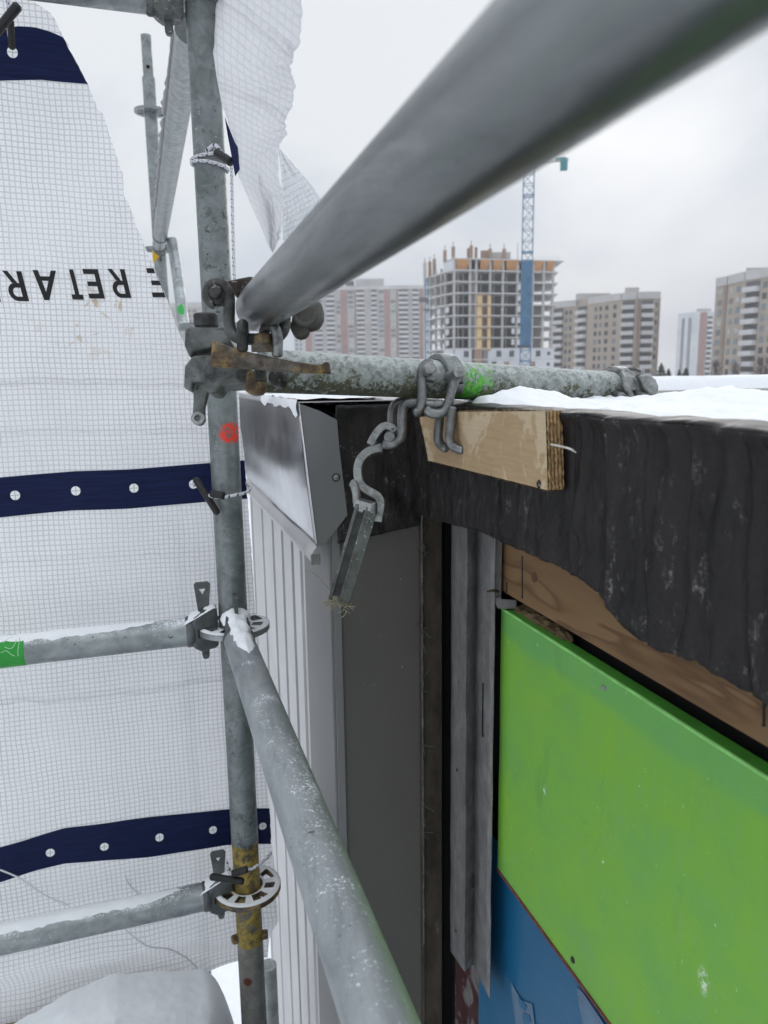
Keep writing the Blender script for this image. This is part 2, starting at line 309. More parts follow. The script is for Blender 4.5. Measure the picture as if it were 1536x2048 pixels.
# ------------------------------------------------------------------ mesh helpers
class MB:
    def __init__(s): s.v = []; s.f = []; s.uv = {}
    def quad_grid(s, fn, nu, nv, uvfn=None, skip=None):
        b = len(s.v); U = []
        for i in range(nu + 1):
            for j in range(nv + 1):
                s.v.append(V(fn(i / nu, j / nv)))
                if uvfn: s.uv[len(s.v) - 1] = uvfn(i / nu, j / nv)
        k = lambda i, j: b + i * (nv + 1) + j
        for i in range(nu):
            for j in range(nv):
                if skip and skip(i, j): continue
                s.f.append((k(i, j), k(i + 1, j), k(i + 1, j + 1), k(i, j + 1)))
        return s
    def box(s, c, size, ax=None):
        c = V(c); X, Y, Z = ax if ax else (V((1, 0, 0)), V((0, 1, 0)), V((0, 0, 1))); hx, hy, hz = (a / 2 for a in size)
        b = len(s.v)
        for i in (-1, 1):
            for j in (-1, 1):
                for k in (-1, 1): s.v.append(c + X * (i * hx) + Y * (j * hy) + Z * (k * hz))
        for q in ((0, 1, 3, 2), (4, 6, 7, 5), (0, 4, 5, 1), (2, 3, 7, 6), (0, 2, 6, 4), (1, 5, 7, 3)): s.f.append(tuple(b + i for i in q))
        return s
    def box2(s, lo, hi): lo = V(lo); hi = V(hi); return s.box((lo + hi) / 2, hi - lo)
    def sweep(s, pts, rad, seg=14, cap=True, prof=None, side=None, vscale=1.0):
        pts = [V(p) for p in pts]; n = len(pts)
        rad = rad if isinstance(rad, (list, tuple)) else [rad] * n
        b = len(s.v); prev = None; L = 0
        prof = prof or [(math.cos(2 * math.pi * k / seg), math.sin(2 * math.pi * k / seg)) for k in range(seg)]
        seg = len(prof)
        for i, p in enumerate(pts):
            tg = (pts[min(i + 1, n - 1)] - pts[max(i - 1, 0)]).normalized()
            if side is not None: a = (side - tg * side.dot(tg)).normalized()
            elif prev is None: a = tg.orthogonal().normalized()
            else: a = (prev - tg * prev.dot(tg)).normalized()
            prev = a; c = tg.cross(a)
            if i: L += (p - pts[i - 1]).length
            for k, (x, y) in enumerate(prof):
                s.v.append(p + (a * x + c * y) * rad[i]); s.uv[len(s.v) - 1] = (k / seg, L)
        for i in range(n - 1):
            for k in range(seg):
                k2 = (k + 1) % seg
                s.f.append((b + i * seg + k, b + i * seg + k2, b + (i + 1) * seg + k2, b + (i + 1) * seg + k))
        if cap:
            s.f.append(tuple(b + k for k in reversed(range(seg)))); s.f.append(tuple(b + (n - 1) * seg + k for k in range(seg)))
        return s
    def cyl(s, p0, p1, r, seg=24, n=1, r2=None):
        p0 = V(p0); p1 = V(p1); r2 = r if r2 is None else r2
        return s.sweep([p0.lerp(p1, i / n) for i in range(n + 1)], [r + (r2 - r) * i / n for i in range(n + 1)], seg)
    def bolt(s, p0, p1, r, ch=.18, seg=20):
        p0 = V(p0); p1 = V(p1); L = (p1 - p0).length; d = (p1 - p0) / L; e = min(r * ch, L * .3)
        return s.sweep([p0, p1 - d * e, p1], [r, r, r - e], seg)
    def prism(s, poly, ext):
        poly = [V(p) for p in poly]; ext = V(ext); n = len(poly); b = len(s.v)
        nn = V((0, 0, 0))
        for i in range(n): nn += (poly[i] - poly[0]).cross(poly[(i + 1) % n] - poly[0])
        if nn.dot(ext) > 0: poly.reverse()
        s.v += poly + [p + ext for p in poly]
        s.f.append(tuple(b + i for i in range(n))); s.f.append(tuple(b + n + i for i in reversed(range(n))))
        for i in range(n):
            j = (i + 1) % n; s.f.append((b + i, b + n + i, b + n + j, b + j))
        return s
    def tube_sector(s, c, ax, up, ri, ro, w, a0, a1, n=24):
        ax = V(ax).normalized(); up = V(up); up = (up - ax * up.dot(ax)).normalized(); sd = ax.cross(up); b = len(s.v)
        full = abs(a1 - a0) > 2 * math.pi - .01
        for i in range(n + 1):
            a = a0 + (a1 - a0) * i / n; d = up * math.cos(a) + sd * math.sin(a)
            for r_, h in ((ri, -1), (ro, -1), (ro, 1), (ri, 1)): s.v.append(V(c) + d * r_ + ax * (h * w / 2))
        for i in range(n):
            for k in range(4):
                k2 = (k + 1) % 4; s.f.append((b + i * 4 + k, b + i * 4 + k2, b + (i + 1) * 4 + k2, b + (i + 1) * 4 + k))
        if not full:
            s.f.append((b, b + 3, b + 2, b + 1)); e = b + n * 4; s.f.append((e, e + 1, e + 2, e + 3))
        return s

def crom(pts, n=8):
    pts = [V(p) for p in pts]; out = []
    for i in range(len(pts) - 1):
        p0 = pts[max(i - 1, 0)]; p1 = pts[i]; p2 = pts[i + 1]; p3 = pts[min(i + 2, len(pts) - 1)]
        for k in range(n):
            t = k / n; out.append(.5 * ((2 * p1) + (p2 - p0) * t + (2 * p0 - 5 * p1 + 4 * p2 - p3) * t * t + (3 * p1 - p0 - 3 * p2 + p3) * t ** 3))
    out.append(pts[-1]); return out

def rootloc(o):
    while o.parent: o = o.parent
    return o.location.copy()
def obj(name, mb, mat, parent=None, smooth=True, bevel=0.0, solid=0.0, ang=38, loc=None, label=None, subsurf=0):
    me = bpy.data.meshes.new(name)
    if loc is None:
        if parent is not None: loc = rootloc(parent)
        else:
            xs = [v.x for v in mb.v]; ys = [v.y for v in mb.v]; zs = [v.z for v in mb.v]
            loc = V(((min(xs) + max(xs)) / 2, (min(ys) + max(ys)) / 2, min(zs)))
    me.from_pydata([v - loc for v in mb.v], [], mb.f)
    if mb.uv:
        ul = me.uv_layers.new(name='UVMap')
        for lp in me.loops: ul.data[lp.index].uv = mb.uv.get(lp.vertex_index, (0, 0))
    if mat is not None: me.materials.append(mat)
    me.validate(); me.update()
    if smooth:
        me.polygons.foreach_set('use_smooth', [True] * len(me.polygons)); me.set_sharp_from_angle(angle=R(ang))
    o = bpy.data.objects.new(name, me); col.objects.link(o)
    if parent is not None: o.parent = parent
    else: o.location = loc
    if solid:
        m = o.modifiers.new('thickness', 'SOLIDIFY'); m.thickness = solid; m.offset = 0
    if bevel:
        m = o.modifiers.new('bevel', 'BEVEL'); m.width = bevel; m.segments = 2; m.limit_method = 'ANGLE'; m.angle_limit = R(40)
    if label: o['label'] = label
    return o
def tag(o, label=None, cat=None, group=None, kind=None):
    if label: o['label'] = label
    if cat: o['category'] = cat
    if group: o['group'] = group
    if kind: o['kind'] = kind
    return o
def thing(name, label, cat, loc, group=None):
    o = bpy.data.objects.new(name, None); col.objects.link(o); o.location = V(loc); o.empty_display_size = .05
    return tag(o, label, cat, group)
def nz(x, y=0.0, z=0.0): return noise.noise(V((x, y, z)))
def poly_at(pts, k):
    for (a, b), (c, d) in zip(pts, pts[1:]):
        if a <= k <= c: return b + (d - b) * (k - a) / max(1e-9, c - a)
    return pts[0][1] if k < pts[0][0] else pts[-1][1]

UPZ = V((0, 0, 1)); TR = .02415

# ------------------------------------------------------------------ light and sky
sd = ray(1290, 330).normalized()
w = bpy.data.worlds.new('World'); sc.world = w; w.use_nodes = True
n = w.node_tree.nodes; l = w.node_tree.links; bg = n['Background']; bg.inputs[1].default_value = .1
sky = n.new('ShaderNodeTexSky'); sky.sky_type = 'NISHITA'; sky.sun_disc = False
sky.sun_elevation = math.asin(sd.z); sky.sun_rotation = math.atan2(sd.x, sd.y); sky.dust_density = 3
tc = n.new('ShaderNodeTexCoord')
mp = n.new('ShaderNodeMapping'); l.new(tc.outputs['Generated'], mp.inputs[0]); mp.inputs['Scale'].default_value = (1, 1, 2.0); mp.inputs['Location'].default_value = (.3, .1, .6)
cl = n.new('ShaderNodeTexNoise'); l.new(mp.outputs[0], cl.inputs[0]); cl.inputs['Scale'].default_value = 2.3; cl.inputs['Detail'].default_value = 6; cl.inputs['Roughness'].default_value = .48; cl.inputs['Distortion'].default_value = .4
cr = n.new('ShaderNodeValToRGB'); l.new(cl.outputs['Fac'], cr.inputs[0])
cr.color_ramp.elements[0].position = .41; cr.color_ramp.elements[0].color = (.655, .715, .81, 1)
cr.color_ramp.elements[1].position = .58; cr.color_ramp.elements[1].color = (.88, .915, .96, 1)
dt = n.new('ShaderNodeVectorMath'); dt.operation = 'DOT_PRODUCT'; l.new(tc.outputs['Generated'], dt.inputs[0]); dt.inputs[1].default_value = sd
pw = n.new('ShaderNodeMath'); pw.operation = 'POWER'; pw.use_clamp = True; l.new(dt.outputs['Value'], pw.inputs[0]); pw.inputs[1].default_value = 110
gm = n.new('ShaderNodeMath'); gm.operation = 'MULTIPLY'; l.new(pw.outputs[0], gm.inputs[0]); gm.inputs[1].default_value = .14
ad = n.new('ShaderNodeMix'); ad.data_type = 'RGBA'; ad.blend_type = 'ADD'; ad.inputs[0].default_value = 1
l.new(cr.outputs[0], ad.inputs[6]); l.new(gm.outputs[0], ad.inputs[7])
sxz = n.new('ShaderNodeSeparateXYZ'); l.new(tc.outputs['Generated'], sxz.inputs[0])
zr = n.new('ShaderNodeMapRange'); zr.interpolation_type = 'SMOOTHSTEP'; l.new(sxz.outputs[2], zr.inputs[0]); zr.inputs[1].default_value = .40; zr.inputs[2].default_value = .95; zr.inputs[3].default_value = 9.9; zr.inputs[4].default_value = 17.5
sc10 = n.new('ShaderNodeVectorMath'); sc10.operation = 'SCALE'; l.new(ad.outputs[2], sc10.inputs[0]); l.new(zr.outputs[0], sc10.inputs[3])
mx = n.new('ShaderNodeMix'); mx.data_type = 'RGBA'; mx.inputs[0].default_value = .985
l.new(sky.outputs[0], mx.inputs[6]); l.new(sc10.outputs[0], mx.inputs[7]); l.new(mx.outputs[2], bg.inputs[0])
sl = bpy.data.lights.new('sun', 'SUN'); sl.energy = .6; sl.angle = R(25); sl.color = (1, .97, .93)
so = bpy.data.objects.new('sun', sl); col.objects.link(so); so.rotation_euler = (-sd).to_track_quat('-Z', 'Y').to_euler()
sc.view_settings.view_transform = 'Standard'; sc.view_settings.look = 'None'; sc.view_settings.exposure = 0; sc.view_settings.gamma = 1

# ------------------------------------------------------------------ ground
g = MB().quad_grid(lambda u, v: (-630 + 1260 * u, -630 + 1260 * v, -10), 8, 8)
tag(obj('ground', g, M['ground'], smooth=False), kind='structure')

# ------------------------------------------------------------------ scaffold parts
def rosette(parent, c, mat, snow=False, name='rosette'):
    c = V(c); mb = MB(); th = .0045
    rr = [.0243, .030, .0335, .0505, .0545, .061]; N = 64
    def hole(i, j):
        if i not in (1, 2): return False
        k = j % 8
        return k in (2, 3, 4, 5) if (j // 8) % 2 else k in (1, 2, 3, 4, 5, 6)
    P = lambda i, j, z: c + V((rr[i] * math.cos(2 * math.pi * j / N), rr[i] * math.sin(2 * math.pi * j / N), z))
    idx = {}
    def vid(i, j, s_):
        j %= N
        if (i, j, s_) not in idx: idx[(i, j, s_)] = len(mb.v); mb.v.append(P(i, j, s_ * th))
        return idx[(i, j, s_)]
    for i in range(5):
        for j in range(N):
            if hole(i, j): continue
            mb.f.append((vid(i, j, 1), vid(i + 1, j, 1), vid(i + 1, j + 1, 1), vid(i, j + 1, 1)))
            mb.f.append((vid(i, j, -1), vid(i, j + 1, -1), vid(i + 1, j + 1, -1), vid(i + 1, j, -1)))
            for (di, dj, a, b) in ((1, 0, (i + 1, j), (i + 1, j + 1)), (-1, 0, (i, j + 1), (i, j)), (0, 1, (i + 1, j + 1), (i, j + 1)), (0, -1, (i, j), (i + 1, j))):
                ni, nj = i + di, (j + dj) % N
                if ni < 0 or ni > 4 or hole(ni, nj): mb.f.append((vid(*a, 1), vid(*a, -1), vid(*b, -1), vid(*b, 1)))
    o = obj(name, mb, mat, parent, ang=30)
    if snow:
        sm = MB(); b = 0
        rs = [.0285, .0330, .0508, .0545, .0600]; hs = [0, .002, .003, .0035, 0]
        for i in range(4):
            for j in range(N):
                if i == 1 and hole(1, j): continue
                q = []
                for (a, bb) in ((i, j), (i + 1, j), (i + 1, j + 1), (i, j + 1)):
                    an = 2 * math.pi * (bb % N) / N; h = hs[a] * (.75 + .5 * nz(math.cos(an) * 3, math.sin(an) * 3, a * .4))
                    q.append(c + V((rs[a] * math.cos(an), rs[a] * math.sin(an), th + max(.0004, h))))
                k = len(sm.v); sm.v += q; sm.f.append((k, k + 1, k + 2, k + 3))
        obj('snow_cover', sm, M['snow'], o, ang=180)
    return o

def snow_on_tube(parent, p0, p1, r, h, half=62, seed=0.0, name='snow_cover', taper=True):
    p0 = V(p0); p1 = V(p1); ax = (p1 - p0).normalized(); sd_ = ax.cross(UPZ).normalized(); up = sd_.cross(ax); L = (p1 - p0).length
    def fn(u, v):
        w_ = R(half) * (1 + .35 * nz(u * L * 28, seed, 1.7) + .2 * nz(u * L * 90, seed, 4)) * (min(1, u * 12, (1 - u) * 12) ** .5 if taper else 1)
        th = (v * 2 - 1) * w_
        hh = h * (1 - abs(v * 2 - 1) ** 2.2) * (1 + .5 * nz(u * L * 35, v * 1.5, seed) + .25 * nz(u * L * 110, v * 4, seed))
        return p0 + ax * (u * L) + (up * math.cos(th) + sd_ * math.sin(th)) * (r - .0006 + max(.0, hh) * (min(1, u * 10, (1 - u) * 10) if taper else 1))
    return obj(name, MB().quad_grid(fn, int(L * 260) + 12, 12), M['snow'], parent, ang=180)

def ledger_head(parent, c, ax, mat, wmat, wedge_up=.043, wedge_dn=.018, snow=False):
    """cast head at rosette centre c; ax points from the standard out along the ledger"""
    c = V(c); ax = V(ax).normalized(); sd_ = ax.cross(UPZ)
    prof = [(.070, .022), (.067, .027), (.050, .038), (.032, .043), (.0275, .039), (.0265, .007), (.060, .007), (.060, -.007), (.0265, -.007), (.0275, -.026), (.032, -.030), (.056, -.033), (.066, -.026), (.070, -.022)]
    mb = MB(); n = len(prof); b = 0
    rows = [(-1, .0), (-.8, 1), (.8, 1), (1, .0)]
    for k, (q, f_) in enumerate(rows):
        for (a, z) in prof:
            wd = .0135 + .0075 * max(0, min(1, (a - .03) / .04))
            sh = .0035 if f_ == 0 else 0
            mb.v.append(c + ax * (a + (sh if a < .04 else (-sh if a > .066 else 0))) + UPZ * (z - math.copysign(sh, z) * (abs(z) > .01)) + sd_ * (q * wd))
    for k in range(3):
        for i in range(n):
            j = (i + 1) % n; mb.f.append((k * n + i, k * n + j, (k + 1) * n + j, (k + 1) * n + i))
    mb.f.append(tuple(reversed(range(n)))); mb.f.append(tuple(3 * n + i for i in range(n)))
    mb.sweep([c + ax * .066, c + ax * .070, c + ax * .076, c + ax * .080], [.0235, .0262, .0264, .0246], 28)
    h = obj('ledger_head', mb, mat, parent, ang=32, bevel=.0012)
    # wedge plate with a triangular eye
    wb = MB(); x0 = .049; t_ = .003
    zt = .041 + wedge_up; zb = -.033 - wedge_dn
    P = lambda a, z, s_: c + ax * a + UPZ * z + sd_ * (s_ * t_)
    outer = [(x0 - .0135, zt - .004), (x0 - .010, zt), (x0 + .010, zt), (x0 + .0135, zt - .004), (x0 + .0085, .03), (x0 + .006, zb + .006), (x0 + .004, zb + .001), (x0, zb), (x0 - .004, zb + .001), (x0 - .006, zb + .006), (x0 - .0085, .03)]
    tri = [(x0 - .006, zt - .011), (x0, zt - .011), (x0 + .006, zt - .011), (x0, zt - .022)]
    # ring of quads/triangles between the outline and the eye
    ring_o = [outer[0], outer[1], outer[2], outer[3], outer[4], outer[10]]; ring_i = [tri[0], tri[0], tri[2], tri[2], tri[3], tri[3]]
    for s_ in (1, -1):
        b = len(wb.v); wb.v += [P(a, z, s_) for a, z in ring_o] + [P(a, z, s_) for a, z in (tri[0], tri[2], tri[3])] + [P(a, z, s_) for a, z in outer[4:]]
        T0, T2, T3 = b + 6, b + 7, b + 8
        fs = [(b, b + 1, T0), (b + 1, b + 2, T2, T0), (b + 2, b + 3, T2), (b + 3, b + 4, T3, T2), (b + 4, b + 5, T3), (b + 5, b, T0, T3), tuple(b + 9 + i for i in range(7))]
        wb.f += [f if s_ > 0 else tuple(reversed(f)) for f in fs]
    m = 15 + 1
    def strip(l1):
        for i in range(len(l1)):
            a, b_ = l1[i], l1[(i + 1) % len(l1)]; k = len(wb.v)
            wb.v += [P(*a, 1), P(*b_, 1), P(*b_, -1), P(*a, -1)]; wb.f.append((k, k + 3, k + 2, k + 1))
    strip(outer); strip([tri[0], tri[2], tri[3]])
    wg = obj('wedge', wb, wmat, parent, ang=30)
    rv = MB().cyl(c + ax * x0 + UPZ * (zb + .007) - sd_ * .0055, c + ax * x0 + UPZ * (zb + .007) + sd_ * .0055, .0042, 14)
    obj('rivet', rv, wmat, wg)
    if snow:
        def fn(u, v):
            a = .03 + .055 * u; zt_ = .0425 if a < .034 else .0425 - (a - .034) * .50
            e = 1 - abs(2 * v - 1) ** 2.5
            return c + ax * a + sd_ * ((v * 2 - 1) * .019) + UPZ * (zt_ - .0006 + .0042 * e * (1 + .9 * nz(u * 7, v * 4, c.z * 9)) * min(1, u * 8, (1 - u) * 6 + .1))
        obj('snow_cover', MB().quad_grid(fn, 14, 8), M['snow'], h, ang=180)
    return h

PX, PY = .121, 1.254
LEVELS = [.55, .08, -.42, -.92]
post = thing('scaffold_standard', 'near galvanised upright tube with a red paint mark and yellowed foot', 'scaffold pole', (PX, PY, -10))
mb = MB(); mb.cyl((PX, PY, -10), (PX, PY, -.83), TR - .0004, 40, 6); mb.cyl((PX, PY, -.829), (PX, PY, 1.6), TR, 40, 6)
obj('tube', mb, M['post'], post)
for z in LEVELS: rosette(post, (PX, PY, z), M['galv'] if z > -.8 else M['yellow'], snow=z < -.3)
for px_, py_, sx in ((458, 1878, -1), (520, 1868, 1)):
    p = V((PX, PY, onY(px_, py_, PY).z)); dr = V((sx, -.15, 0)).normalized()
    obj('bolt', MB().bolt(p + dr * .02, p + dr * .0335, .0085, .25, 8), M['yellow'], post)

GL = 'scaffold ledgers around the corner post'
def ledger(label, z, x_end, snow=True, tape=False):
    th_ = thing('scaffold_ledger', label, 'scaffold tube', (PX, PY, z), GL)
    a = V((PX - .076, PY, z)); b = V((x_end, PY, z))
    obj('tube', MB().cyl(a, b, TR, 40, 4), M['galv_frost'] if snow else M['galv'], th_)
    ledger_head(th_, (PX, PY, z), (-1, 0, 0), M['wedge'] if z < .3 else M['head_iron'], M['wedge'], snow=snow)
    if snow: snow_on_tube(th_, a + V((-.004, 0, 0)), b, TR, .0030, 44, z)
    if tape:
        x1 = onY(46, 1290, PY - TR).x
        tp = obj('green_tape', MB().cyl((x1 - .5, PY, z), (x1, PY, z), TR + .0006, 40), M['green_tape'], th_)
        lf = MB(); rr = TR + .0011
        def sp(px_, py_): p = onY(px_, py_, PY - TR); an = math.asin(max(-.95, min(.95, (p.z - z) / rr))); return V((p.x, PY - rr * math.cos(an), z + rr * math.sin(an)))
        for path in ([(2, 1306), (12, 1302), (22, 1308), (30, 1312)], [(4, 1290), (14, 1282), (26, 1280), (30, 1288), (22, 1298), (8, 1296)], [(36, 1272), (37, 1284), (36, 1300), (37, 1312)]):
            lf.sweep(crom([sp(*q) for q in path], 4), .0007, 6)
        obj('tape_print', lf, M['tape_print'], tp)
    return th_
ledger('top horizontal scaffold tube crossing the sky at the upper left corner', .55, -1.6, snow=False)
ledger('snow topped scaffold tube wrapped in green tape at the left edge', -.42, -1.6, tape=True)
ledger('lowest snow topped horizontal scaffold tube beside the yellowed rosette', -.92, -1.6)

lr = thing('scaffold_ledger', 'frosted scaffold tube sloping through the lower middle towards the viewer', 'scaffold tube', (PX, PY, -.42), GL)
a = V((PX, PY - .076, -.42)); b = V((PX, -1.2, -.42))
obj('tube', MB().cyl(a, b, TR, 48, 6), M['galv_lower'], lr)
ledger_head(lr, (PX, PY, -.42), (0, -1, 0), M['wedge'], M['wedge'], wedge_up=.03)
def drift(u, v):
    w_ = R(46 - 22 * u + 16 * nz(u * 6, 3) + 9 * nz(u * 22, 8)); th = (v * 2 - 1) * w_ + R(6 * u)
    y = PY - .028 - .175 * u - .012 * nz(v * 4, 2) * u
    h = .017 * (1 - abs(v * 2 - 1) ** 2.4) * (1 - u) ** .8 * min(1, .35 + u * 7) * (1 + .4 * nz(u * 7, v * 3, 5)) + .0022 * nz(u * 30, v * 9) * (1 - u)
    r_ = TR + .011 * max(0, 1 - u * 4.2) + max(h, .0) - .0005 - .001 * u
    return V((PX, y, -.42)) + V((math.sin(th) * r_, 0, math.cos(th) * r_))
obj('snow_cover', MB().quad_grid(drift, 70, 22), M['snow'], lr, ang=180)

# the far bay
FX, FY = .098, 3.2
fp = thing('scaffold_standard', 'thin distant galvanised upright with a spigot, standing clear against the sky', 'scaffold pole', (FX, FY, -10))
zc = at(300, 205, 2.9).z
mb = MB(); mb.cyl((FX, FY, -10), (FX, FY, at(297, 170, 2.9).z), TR, 28); mb.cyl((FX, FY, at(297, 172, 2.9).z), (FX, FY, at(293, 93, 2.9).z), .019, 24)
obj('tube', mb, M['galv'], fp)
rosette(fp, (FX, FY, at(301, 232, 2.9).z), M['galv']); rosette(fp, (FX, FY, .50), M['galv'])
hp = V((FX, FY - .0185, at(296, 153, 2.9).z)); obj('pin_hole', MB().cyl(hp + V((0, .004, 0)), hp - V((0, .0012, 0)), .007, 14), M['void'], fp)
fl = thing('scaffold_ledger', 'upper scaffold tube running back to the distant upright, half hidden behind the near post', 'scaffold tube', (PX, PY, .55), GL)
p0 = V((FX - .004, FY - .09, .505)); p1 = V((PX - .012, PY + .08, .545))
M['galv_far'] = galv('galvanised_steel_far', dark=(.22, .235, .24), light=(.36, .38, .38), nsc=60, specks=.2)
obj('tube', MB().cyl(p0, p1, TR, 32, 4), M['galv_far'], fl)
ledger_head(fl, (FX, FY, .50), (0, -1, .015), M['head_iron'], M['wedge'])
q = p0.lerp(p1, .09); obj('wire_tie', MB().tube_sector(q, p1 - p0, UPZ, TR, TR + .002, .004, 0, 2 * math.pi, 28), M['iron'], fl)
lb = MB(); e = at(312, 513, 2.75); lb.prism([e + V((-.012, 0, .02)), e + V((.012, 0, 0)), e + V((-.012, 0, -.025))], V((0, .002, 0)))
M['amber'] = flat('amber_label', (.80, .45, .02), .5)
obj('amber_label', lb, M['amber'], fl)
jag = MB()
def jf(u, v):
    p = p0.lerp(p1, .32 + .66 * u); return p + V((-TR * .86 - v * (.006 + .010 * (.5 + nz(u * 30, 2)) * (1 if u < .85 else .3)), -.004, .012 - .012 * v))
obj('torn_strip', jag.quad_grid(jf, 60, 2), M['flap'], fl, solid=.001)

fb = thing('scaffold_tube', 'frosted sloping scaffold tube with a green paint smear below the distant joint', 'scaffold tube', at(372, 690, 2.5))
pts = [at(343, 480, 2.72), at(350, 520, 2.70), at(358, 575, 2.62), at(366, 640, 2.5), at(374, 700, 2.4)]
obj('tube', MB().sweep(crom(pts, 6), TR * .8, 24), M['galv_frost'], fb)
gs = MB(); q0 = at(364, 622, 2.5) - FW * TR * .85
gs.prism([q0 + RT * (a * .013 * (1 + 1.6 * nz(a * 3, b * 3, 2))) + UP * (b * .013) for a, b in [(math.cos(k * .5), math.sin(k * .5) * (1 + .4 * math.sin(k * 7))) for k in range(12)]], FW * .004)
M['spray'] = flat('green_spray', (.06, .50, .10), .6)
obj('green_paint_smear', gs, M['spray'], fb)

# the big hand rail passing close over the lens
HX, HZ = .122, .07
hr = thing('scaffold_tube', 'big handrail tube crossing the sky from the corner clamp to the upper right', 'scaffold tube', (HX, .775, HZ))
HE = at(517, 617, .79); HD = -ray(288, 809).normalized()
mb = MB(); mb.sweep([HE, HE + HD * .003, HE + HD * .3, HE + HD * 1.9], [TR - .003, TR, TR, TR], 64)
obj('tube', mb, M['galv_rail'], hr)

# loose ledger resting on the parapet
LA = V((.0593, .8358, .0116)); LB = V((.7333, .9895, -.0266)); LAX = (LB - LA).normalized()
# slide the rig back a little so that it clears the hand rail
ll = thing('scaffold_ledger', 'weathered mossy scaffold tube lying on the parapet, splashed with green paint', 'scaffold tube', LB - UPZ * TR, GL)
def lp(k): return LA.lerp(LB, k)
tb0 = lp(.10); tb1 = lp(.955)
obj('tube', MB().cyl(tb0, tb1, TR, 56, 10), M['moss_tube'], ll)
z2 = lambda x, y: (340 + x / 3.657, 500 + y / 3.657)
DEP = .795
def pz(pts, d, zf=z2): return [at(*zf(x, y), d) for x, y in pts]
EX = FW * 1.0
hd = MB()
hd.prism(pz([(108, 575), (150, 556), (390, 588), (430, 620), (450, 690), (310, 700), (290, 712), (165, 738), (142, 785), (104, 700)], DEP - .012), FW * .036)
hd.prism(pz([(165, 772), (292, 762), (330, 800), (500, 850), (620, 880), (620, 985), (480, 985), (372, 992), (330, 1050), (270, 1045), (250, 965), (162, 962), (155, 1028), (98, 1008), (104, 850)], DEP - .014), FW * .040)
hd.prism(pz([(165, 730), (292, 708), (292, 772), (165, 776)], DEP + .006), FW * .016)
obj('ledger_head', hd, M['head_iron'], ll, bevel=.0022, ang=30)
cp = MB(); c0 = at(*z2(268, 565), DEP + .004); cp.sweep([c0, c0 + UPZ * .0015, c0 + UPZ * .013, c0 + UPZ * .0145], [.0118, .0132, .0132, .0118], 28)
obj('wedge_cap', cp, M['iron'], ll)
wg = obj('wedge', MB().prism(pz([(165, 960), (278, 962), (270, 1060), (248, 1160), (250, 1245), (232, 1275), (205, 1282), (178, 1275), (160, 1245), (170, 1100)], DEP - .004), FW * .009), M['head_iron'], ll, bevel=.0012)
rc = at(*z2(205, 1232), DEP - .004); obj('rivet', MB().tube_sector(rc, FW, UP, .0035, .0068, .005, 0, 2 * math.pi, 24), M['clamp_light'], wg)
for x, y in ((540, 915), (785, 932)):
    p = at(*z2(x, y), .775 if x < 600 else .80); obj('bolt', MB().bolt(p + FW * .02, p - FW * .004, .0085 if x < 600 else .0092, .2), M['iron'], ll)

# far end of the loose ledger: collar, pins and head
z5 = lambda x, y: (1130 + x / 6.98, 720 + y / 6.98)
DE = 1.10
eh = MB()
eh.prism(pz([(860, 300), (1000, 250), (1110, 260), (1120, 480), (1040, 540), (900, 480)], DE, z5), FW * .05)
eh.prism(pz([(1030, 225), (1080, 195), (1190, 200), (1270, 265), (1312, 360), (1308, 440), (1250, 510), (1225, 500), (1110, 420), (1080, 350)], DE - .012, z5), FW * .045)
obj('ledger_head', eh, M['clamp_light'], ll, bevel=.004, ang=30)
wl = MB(); fr_o = [(838, 130), (880, 85), (1000, 100), (1118, 135), (1118, 190), (1020, 215), (975, 262), (905, 240)]; fr_i = [(875, 140), (900, 115), (985, 128), (1060, 150), (1060, 180), (975, 185), (960, 215), (915, 200)]
b = 0; A = pz(fr_o, DE + .005, z5); B = pz(fr_i, DE + .005, z5); n_ = len(A)
for off in (V((0, 0, 0)), FW * .012): wl.v += [p + off for p in A] + [p + off for p in B]
for i in range(n_):
    j = (i + 1) % n_
    wl.f += [(i, j, n_ + j, n_ + i), (2 * n_ + j, 2 * n_ + i, 3 * n_ + i, 3 * n_ + j), (i, 2 * n_ + i, 2 * n_ + j, j), (n_ + i, n_ + j, 3 * n_ + j, 3 * n_ + i)]
obj('wedge', wl, M['clamp_light'], ll, bevel=.001)

ec = thing('scaffold_coupler', 'frosted grey clamp with two stub pins on the snowy parapet end of the mossy tube', 'scaffold clamp', LB - UPZ * .03, 'forged scaffold clamps')
cc = lp(.905); obj('collar', MB().tube_sector(cc, LAX, UPZ, TR, TR + .0085, .022, R(-95), R(95), 28), M['clamp_light'], ec, bevel=.0015)
obj('hook', MB().sweep(crom(pz([(830, 245), (838, 330), (865, 410), (905, 480), (925, 540), (922, 600)], DE - .025, z5), 6), [.0052] * 31, 16), M['clamp_light'], ec)
for (x0, y0, x1, y1, r_) in ((640, 480, 800, 535, .0080), (1000, 500, 1140, 562, .0084)):
    p0_ = at(*z5(x0, y0), DE); p1_ = at(*z5(x1, y1), DE - .035); obj('pin', MB().bolt(p0_, p1_, r_, .25), M['clamp'], ec)
obj('lug', MB().prism(pz([(355, 215), (470, 142), (580, 140), (630, 165), (560, 185), (520, 240), (470, 225)], DE + .01, z5), FW * .025), M['clamp_light'], ec, bevel=.003)
bp = MB(); zz = -.0475
bp.prism([V((*onZ(x, y, zz)[:2], zz)) for x, y in [z5(140, 560), z5(420, 545), z5(720, 560), z5(1060, 580), z5(1390, 632), z5(1250, 652), z5(820, 672), z5(620, 610), z5(200, 600)]], UPZ * .003)
obj('base_plate', bp, M['iron'], ec, bevel=.001)

